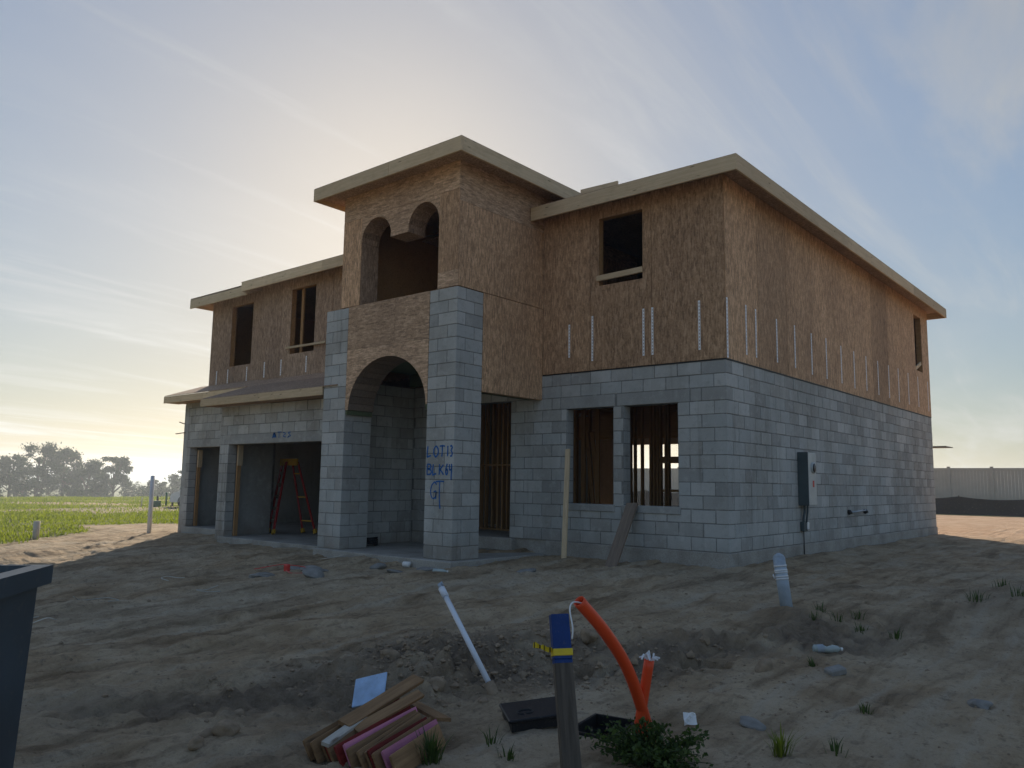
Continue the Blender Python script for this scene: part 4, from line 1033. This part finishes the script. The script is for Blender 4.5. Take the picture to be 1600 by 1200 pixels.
for i, (x, y, s, l) in enumerate(((-4.24, -7.03, .32, 'bent wire loop on the rutted dirt nearest the dumpster'), (-5.3, -5.6, .2, 'short curl of wire on the rutted dirt'), (-3.94, -5.82, .22, 'thin wire stub poking from the ruts'), (-3.68, -7.78, .2, 'kinked pale wire beside the dumpster'), (-5.9, -2.6, .3, 'loose wire coil at the foot of the unlettered pillar'))):
    rs = random.Random(i); z = gz(x, y)
    pts = [(x + s * math.cos(a * 1.1 + i) * (.6 + .4 * rs.random()), y + s * .7 * math.sin(a * 1.1 + i), gz(x + s * math.cos(a * 1.1 + i) * .8, y + s * .7 * math.sin(a * 1.1 + i)) + .012 + .03 * rs.random()) for a in range(5)]
    tag(tube('wire', smoothpath(pts, 6), .006, 'stakewhite', None, 5), l, 'wire')

# ------------------------------------------------------------------ vegetation
def leafmesh(name, pos, size, nrm_up=.3, aspect=.5, tone=None, rng=RNG):
    """one small quad for each position"""
    n = len(pos); a = rng.normal(size=(n, 3)); a /= np.linalg.norm(a, axis=1)[:, None]
    b = rng.normal(size=(n, 3)); b -= (a * b).sum(1)[:, None] * a; b /= np.linalg.norm(b, axis=1)[:, None]
    s = np.asarray(size).reshape(-1, 1) * np.ones((n, 1))
    a = a * s; b = b * s * aspect
    V = np.stack([pos - a, pos - b * .9, pos + a, pos + b * .9], 1).reshape(-1, 3)
    me = bpy.data.meshes.new(name); me.vertices.add(4 * n); me.vertices.foreach_set('co', V.astype(np.float32).ravel())
    me.loops.add(4 * n); me.loops.foreach_set('vertex_index', np.arange(4 * n, dtype=np.int32))
    me.polygons.add(n); me.polygons.foreach_set('loop_start', np.arange(0, 4 * n, 4, dtype=np.int32)); me.polygons.foreach_set('loop_total', np.full(n, 4, np.int32))
    me.update(calc_edges=True)
    t = (rng.random(n) if tone is None else tone); at = me.attributes.new('tone', 'FLOAT', 'POINT'); at.data.foreach_set('value', np.repeat(t, 4).astype(np.float32))
    return me
def tree(x, y, zb, h, r, label, group, seed, low=.15, leaf=.20, n=8000):
    rg_ = np.random.default_rng(seed)
    t = empty('tree', (x, y, zb), label, 'tree', group)
    limbs = [tubedata([(0, 0, 0), (.05 * h * rg_.normal(0, .3), 0, h * .35), (.04 * h * rg_.normal(), .04 * h * rg_.normal(), h * .75)], [.035 * h, .025 * h, .008 * h], 8)]
    cl = []
    for i in range(rg_.integers(38, 48)):
        f = rg_.uniform(low + .05, 1); an = rg_.uniform(0, 2 * math.pi); rr_ = r * math.sqrt(max(.06, 1 - ((f - .48) / .60) ** 2)) * rg_.uniform(.35, .95)
        c = np.array([rr_ * math.cos(an), rr_ * math.sin(an), h * f * .93]); cl.append((c, r * rg_.uniform(.13, .30)))
        if i < 14: limbs.append(tubedata([(0, 0, h * f * .5), tuple(c * .55 + np.array([0, 0, h * f * .25])), tuple(c)], [.014 * h, .008 * h, .003 * h], 5))
    link('trunk', pymesh('trunk', *join(limbs), True), 'bark', t)
    P, T = [], []
    for c, q in cl:
        k = int(n * q * q / sum(b * b for a, b in cl)); d = rg_.normal(size=(k, 3)); d /= np.linalg.norm(d, axis=1)[:, None]
        P.append(c + d * (q * np.abs(rg_.normal(.62, .34, k)))[:, None] * np.array([1.15, 1.15, .75])); T.append(np.clip(rg_.uniform(.1, .7) + rg_.normal(0, .2, k), 0, 1))
    P = np.concatenate(P); T = np.concatenate(T)
    link('crown', leafmesh('crown', P, rg_.uniform(.6, 1.3, len(P)) * leaf, rng=rg_, aspect=.6, tone=T), 'leaf', t)
def bearing(px_b, D): a = R(px_b); return (CAM.x - math.sin(a) * D, CAM.y + math.cos(a) * D)
# bearing measured from +Y towards -X
TG = 'trees beyond the field'
k = 0
for b, D, h, r, lab in ((74.0, 158, 9.2, 4.0, 'dark tree at the outer edge of the clump beyond the field'), (72.0, 162, 8.4, 3.6, 'dark round tree, second from the outer edge of the clump'), (70.6, 156, 10.2, 4.2, 'tallest dark tree in the clump beyond the field'), (69.2, 160, 9.8, 3.9, 'tall dark tree next to the tallest in the clump'),
        (67.9, 158, 7.6, 3.3, 'loose lower tree with sky gaps in the clump'), (66.4, 155, 8.3, 3.2, 'separate open tree at the inner end of the clump'), (63.9, 170, 4.2, 2.2, 'small lone bush-like tree in the gap beyond the field'),
        (62.0, 165, 6.6, 3.3, 'broad pale tree behind the white pole'), (60.4, 168, 6.4, 3.1, 'pale tree between the white pole and the house'), (58.9, 163, 7.4, 2.8, 'pointed pale tree beside the garage wall')):
    x, y = bearing(b, D); k += 1
    tree(x, y, -3.6, h, r, lab, TG, 100 + k)
for i, b in enumerate((73.0, 71.3, 69.9, 68.6, 67.2, 65.2, 64.5, 63.0, 61.2, 59.6)):
    x, y = bearing(b, 150 + 4 * (i % 3)); tree(x, y, -3.4, 2.6 + .7 * (i % 3), 2.3, 'low scrub filling in beneath the trees beyond the field', 'scrub beneath the trees', 140 + i, .05, .16, 1800)
for i, (x, D, h) in enumerate(((-22, 75, 7.5), (-27, 80, 8.5), (-31, 72, 6.5))):
    tree(x, D, -.6, h, 3.0, 'hazy tree beyond the vinyl fence, seen through the house', 'trees beyond the fence', 170 + i, .1, .2, 2500)
# field grass
n = 90000
bb_ = RNG.uniform(R(54), R(78), n); dd_ = 15 + 85 * RNG.random(n) ** 1.7
gxp = CAM.x - np.sin(bb_) * dd_; gyp = CAM.y + np.cos(bb_) * dd_
mk = (grassmask(gxp, gyp) > RNG.random(n) * .9 + .08) & ~((gxp > -15.3) & (gyp > -1.2)); gxp, gyp, dd_ = gxp[mk], gyp[mk], dd_[mk]; n = len(gxp)
gzp = terrain(gxp, gyp)
hh = RNG.uniform(.03, .08, n) * (1 + dd_ / 70) * (1 + .8 * np.clip(fbm(gxp * .3, gyp * .3, 95, 3), -.4, 1)); an = RNG.uniform(0, 2 * math.pi, n); le = RNG.uniform(.0, .6, n) * hh
wd = .006 + .0004 * dd_
bx, by = np.cos(an), np.sin(an)
c0 = np.stack([gxp, gyp, gzp - .01], 1); sd_ = np.stack([-by, bx, 0 * bx], 1) * wd[:, None]; ln = np.stack([bx * le, by * le, hh], 1)
V = np.stack([c0 - sd_, c0 + sd_, c0 + ln * .6 + sd_ * .7, c0 + ln * np.array([1.25, 1.25, 1]), c0 + ln * .6 - sd_ * .7], 1).reshape(-1, 3)
me = bpy.data.meshes.new('field_grass'); me.vertices.add(5 * n); me.vertices.foreach_set('co', V.astype(np.float32).ravel())
me.loops.add(5 * n); me.loops.foreach_set('vertex_index', np.arange(5 * n, dtype=np.int32)); me.polygons.add(n)
me.polygons.foreach_set('loop_start', np.arange(0, 5 * n, 5, dtype=np.int32)); me.polygons.foreach_set('loop_total', np.full(n, 5, np.int32)); me.update(calc_edges=True)
at = me.attributes.new('tone', 'FLOAT', 'POINT'); at.data.foreach_set('value', np.repeat(np.clip(RNG.normal(.5, .25, n), 0, 1), 5).astype(np.float32))
link('field_grass', me, 'grass', kind='stuff', label='bright green grass covering the field', category='grass')
def tuft(x, y, nb, h, sp, label, group=None, mat='weed', seed=0):
    rs = np.random.default_rng(seed); V, F = [], []; z = gz(x, y)
    for i in range(nb):
        a = rs.uniform(0, 6.28); q = rs.uniform(0, sp * .4); hx = h * rs.uniform(.45, 1.1); ln_ = rs.uniform(.1, .8) * hx
        b = Vector((q * math.cos(a), q * math.sin(a), -.01)); d = Vector((math.cos(a), math.sin(a), 0)); s = Vector((-d.y, d.x, 0)) * rs.uniform(.003, .006); k = len(V)
        p1 = b + d * ln_ * .35 + Vector((0, 0, hx * .6)); p2 = b + d * ln_ + Vector((0, 0, hx))
        V += [b - s, b + s, p1 + s * .8, p1 - s * .8, p2]; F += [(k, k + 1, k + 2, k + 3), (k + 3, k + 2, k + 4)]
    me = pymesh('grass_tuft', V, F); at = me.attributes.new('tone', 'FLOAT', 'POINT'); at.data.foreach_set('value', rs.random(len(V)))
    o = link('grass_tuft', me, mat); o.location = (x, y, z); return tag(o, label, 'grass', group)
tuft(3.30, -6.41, 60, .16, .12, 'brightest green grass tuft, standing near the leafy weed clump', None, 'grass', 1)
tuft(1.95, -7.86, 90, .16, .16, 'dark green grass tuft in front of the stake bundle', None, 'weed', 2)
for i, (x, y) in enumerate(((3.03, -3.06), (2.35, -3.2), (2.5, -3.0), (2.28, -2.85), (2.6, -2.7), (2.75, -3.1))):
    tuft(x, y, 18, .10, .18, 'sparse weed tuft on the dirt by the grey pipe', 'weed tufts by the grey pipe', 'weed', 10 + i)
for i, (x, y) in enumerate(((1.93, -7.35), (2.15, -7.45), (3.55, -6.25), (2.75, -4.35), (3.45, -5.4))):
    tuft(x, y, 16, .10, .14, 'thin small weed sprig on bare foreground dirt', 'foreground weed sprigs', 'weed', 30 + i)
for i, (x, y) in enumerate(((3.45, -.3), (3.9, .2), (3.7, -1.0), (3.35, -1.2), (4.1, -.6))):
    tuft(x, y, 30, .14, .3, 'weeds growing on the dirt heap beyond the grey pipe', 'weeds on the dirt heap', 'weed', 50 + i)
rs = np.random.default_rng(77)
bz = gz(2.80, -7.02)
bush = empty('weed_clump', (2.80, -7.02, bz), 'leafy green weed clump at the foot of the orange conduits', 'weed')
stems, P = [], []
for i in range(150):
    a = rs.uniform(0, 6.28); q = rs.uniform(.03, .36); hgt = rs.uniform(.05, .20) * (1.15 - q); e = np.array([q * math.cos(a), q * math.sin(a) * .85, hgt])
    stems.append(tubedata([(e[0] * .15, e[1] * .15, -.01), tuple(e * np.array([.6, .6, .75])), tuple(e)], .002, 4))
    for t in np.linspace(.3, 1.05, 17): P.append(e * np.array([t, t, t ** .7]) + rs.normal(0, .016, 3))
link('stems', pymesh('stems', *join(stems)), 'weed', bush, kind='stuff')
link('leaves', leafmesh('leaves', np.array(P), rs.uniform(.010, .022, len(P)), aspect=.6, rng=rs), 'weed', bush, kind='stuff')
# loose clods and pebbles
n = 5200
cx_ = np.concatenate([RNG.uniform(-7, 5.5, n // 2), RNG.normal(1.2, .8, n // 4), RNG.normal(.5, .5, n // 4)]); cy2 = np.concatenate([RNG.uniform(-10, 1, n // 2), RNG.normal(-5.6, .9, n // 4), RNG.normal(-6.3, .6, n // 4)])
ok = ~((cx_ < .1) & (cy2 > -.1)) & ~((cx_ < -3.3) & (cy2 > -2.4)) & (np.hypot(cx_ - 2.27, cy2 + 6.67) > .35); cx_, cy2 = cx_[ok], cy2[ok]; n = len(cx_); cz_ = terrain(cx_, cy2)
ico = [(0, 0, 1), (.9, 0, .3), (.28, .86, .3), (-.73, .53, .3), (-.73, -.53, .3), (.28, -.86, .3), (.7, .5, -.5), (-.3, .8, -.5), (-.9, 0, -.5), (-.3, -.8, -.5), (.7, -.5, -.5)]
icf = [(0, 1, 2), (0, 2, 3), (0, 3, 4), (0, 4, 5), (0, 5, 1), (1, 6, 2), (2, 6, 7), (2, 7, 3), (3, 7, 8), (3, 8, 4), (4, 8, 9), (4, 9, 5), (5, 9, 10), (5, 10, 1), (1, 10, 6)]
base = np.array(ico); bankd = np.abs(scarp(cx_, cy2)[0]) * 1.0; sz = np.exp(RNG.normal(-4.85, .5, n) + .55 * np.exp(-(bankd / .5) ** 2) * (cy2 < -3.5)); V = (base[None] * (1 + RNG.normal(0, .22, (n, 11, 3)))) * sz[:, None, None] * np.array([1, 1, .7]); th = RNG.uniform(0, 6.28, n)
Vx = V[..., 0] * np.cos(th)[:, None] - V[..., 1] * np.sin(th)[:, None]; Vy = V[..., 0] * np.sin(th)[:, None] + V[..., 1] * np.cos(th)[:, None]
V = np.stack([Vx + cx_[:, None], Vy + cy2[:, None], V[..., 2] + cz_[:, None]], -1).reshape(-1, 3)
F = (np.array(icf)[None] + (np.arange(n) * 11)[:, None, None]).reshape(-1, 3)
link('dirt_crumbs', pymesh('dirt_crumbs', V.tolist(), F.tolist()), 'clod', kind='stuff', label='loose brown crumbs of dirt strewn over the ground', category='dirt')

# ------------------------------------------------------------------ far things
FY = 34.0
fe = empty('vinyl_fence', (0, FY, -.2), 'tan vinyl privacy fence of tall panels along the back of the lot', 'fence')
PW = 1.885; xp = -4.14
for i in range(-20, 9):
    x = xp + i * PW; z = float(terrain(np.array([x]), np.array([FY]), False)[0]); ft = 2.07
    o = link('fence_post', pymesh('fence_post', *join([boxdata((-.065, -.065, -.3), (.065, .065, ft - z), .006), boxdata((-.075, -.075, ft - z + .0005), (.075, .075, ft - z + .04), .01)])), 'vinyl', fe); o.location = (x, 0, z + .2)
    bv, bf = [], []
    parts = [boxdata((.066, -.025, ft - z - .16), (PW - .066, .025, ft - z - .03), .004), boxdata((.066, -.025, .05), (PW - .066, .025, .18), .004)]
    nb = 12; wb = (PW - .14) / nb
    parts += [boxdata((.07 + j * wb + .003, -.015, .181), (.07 + (j + 1) * wb - .003, .015, ft - z - .161)) for j in range(nb)]
    o = link('fence_panel', pymesh('fence_panel', *join(parts)), 'vinyl', fe); o.location = (x, 0, z + .2)
sf = empty('silt_fence', (0, 31.2, -.2), 'black sagging silt fence fabric in front of the vinyl fence', 'fence')
stx = [-30 + 3.35 * i for i in range(13)]
V, F = [], []
nseg = 14
cnt = 0
for i in range(len(stx) - 1):
    for j in range(nseg + (1 if i == len(stx) - 2 else 0)):
        t = j / nseg; x = stx[i] + (stx[i + 1] - stx[i]) * t + .0; sag = .13 * 4 * t * (1 - t)
        z = gz(x, 31.2); yy = .04 * math.sin(x * 2.3)
        V += [(x, yy - .12, z + .2 - .05), (x, yy - .02, z + .2 + .15), (x, yy, .2 + .66 - sag)]
n = len(V) // 3
for i in range(n - 1):
    for a in (0, 1): F.append((3 * i + a, 3 * i + 3 + a, 3 * i + 4 + a, 3 * i + 1 + a))
link('fabric', pymesh('fabric', V, F, True), 'silt', sf)
for x in stx: board('stake', (x, 31.26, -.3), (x, 31.26, .71), .04, .04, 'oldwood', sf)
def pole(name, x, y, h, r, mat, label, cat, group=None):
    z = gz(x, y); o = tube(name, [(0, 0, -.1), (0, 0, h), (0, 0, h + .004)], [r, r, r * .8], mat, None, 12); o.location = (x, y, z); return tag(o, label, cat, group)
pole('white_pole', -15.45, -1.05, 1.46, .052, 'pvcw', 'tall white plastic pipe standing upright at the edge of the grass', 'pipe')
pole('marker_stub', -16.7, -3.27, .43, .075, 'stakewhite', 'short weathered white stub standing in the grass edge', 'post')
for x, y, h, mt, l in ((-43.4, 12.9, .62, 'black', 'short black utility marker leaning in the field'), (-43.2, 13.35, .85, 'green', 'green utility marker post in the field'), (-43.1, 13.7, .75, 'black', 'slim black marker post beside the parked van'), (-42.9, 11.7, .55, 'stakewhite', 'pale thin stake standing in the field')):
    pole('marker_post', x, y, h, .06 if mt != 'stakewhite' else .03, mt, l, 'post')
cb = box('utility_pedestal', (-42.9, 12.2, gz(-42.6, 12.3) - .02), (-42.3, 12.6, gz(-42.6, 12.3) + .36), 'green', None, .04); tag(cb, 'low green utility pedestal in the field among marker posts', 'pedestal')
van = empty('van', (-41.75, 12.95, gz(-41.7, 12.9)), 'white van parked in the field, mostly hidden behind the garage', 'van', None, R(20))
prof = [(-.15, .28), (-.15, .62), (.05, .85), (.50, .95), (.95, 1.55), (1.1, 1.62), (4.2, 1.62), (4.25, .3)]
V = [(x, y, z) for y in (0, 1.8) for x, z in prof]; np_ = len(prof)
F = [tuple(range(np_ - 1, -1, -1)), tuple(range(np_, 2 * np_))] + [(i, (i + 1) % np_, np_ + (i + 1) % np_, np_ + i) for i in range(np_)]
link('body', pymesh('body', V, F), 'white', van)
link('windscreen', pymesh('windscreen', [(.53, .15, 1.0), (.53, 1.65, 1.0), (.90, 1.6, 1.5), (.90, .2, 1.5)], [(0, 3, 2, 1)]), 'vangls', van)
link('side_window', pymesh('side_window', [(.75, -.004, 1.0), (1.7, -.004, 1.0), (1.7, -.004, 1.45), (1.05, -.004, 1.45)], [(0, 1, 2, 3)]), 'vangls', van)
for x in (.75, 3.4):
    for y in (.1, 1.7):
        w_ = link('wheel', pymesh('wheel', *tubedata([(x, y - .1, .32), (x, y + .1, .32)], .32, 20)), 'rubber', van)
for y in (.3, 1.5): link('headlight', pymesh('headlight', *boxdata((-.17, y - .12, .62), (-.10, y + .12, .75))), 'zinc', van)
# far wooded rise
nb_, nd_ = 260, 26
V, F = [], []
for j in range(nd_):
    D = 420 + j * 42
    for i in range(nb_):
        b = R(20 + 90 * i / (nb_ - 1)); x, y = CAM.x - math.sin(b) * D, CAM.y + math.cos(b) * D
        V.append((x, y, 0))
A_ = np.array(V); Dn = np.hypot(A_[:, 0] - CAM.x, A_[:, 1] - CAM.y)
bear = np.degrees(np.arctan2(-(A_[:, 0] - CAM.x), A_[:, 1] - CAM.y))
zz_ = -8 + 14.5 * sst(600, 1350, Dn) * (1 + .18 * np.sin(np.radians(bear) * 9 + 2) + .35 * fbm(bear * .25, Dn * .002, 5, 3)) + 2.4 * fbm(A_[:, 0] * .09, A_[:, 1] * .09, 6, 3) * sst(430, 520, Dn)
A_[:, 2] = zz_
F = [(j * nb_ + i, j * nb_ + i + 1, (j + 1) * nb_ + i + 1, (j + 1) * nb_ + i) for j in range(nd_ - 1) for i in range(nb_ - 1)]
link('hill', pymesh('hill', A_.tolist(), F, True), 'hill', kind='structure')
# hazy air
hz = box('haze', (-1850, -1850, -16), (1850, 1850, 15), None, None, kind='stuff')
hm = bpy.data.materials.new('haze'); hm.use_nodes = True; hn = hm.node_tree.nodes; hn.clear()
pvn = hn.new('ShaderNodeVolumePrincipled'); pvn.inputs['Color'].default_value = (.78, .88, 1.0, 1); pvn.inputs['Density'].default_value = .0010; pvn.inputs['Anisotropy'].default_value = .45
ho = hn.new('ShaderNodeOutputMaterial'); hm.node_tree.links.new(pvn.outputs[0], ho.inputs['Volume'])
hz.data.materials.append(hm)
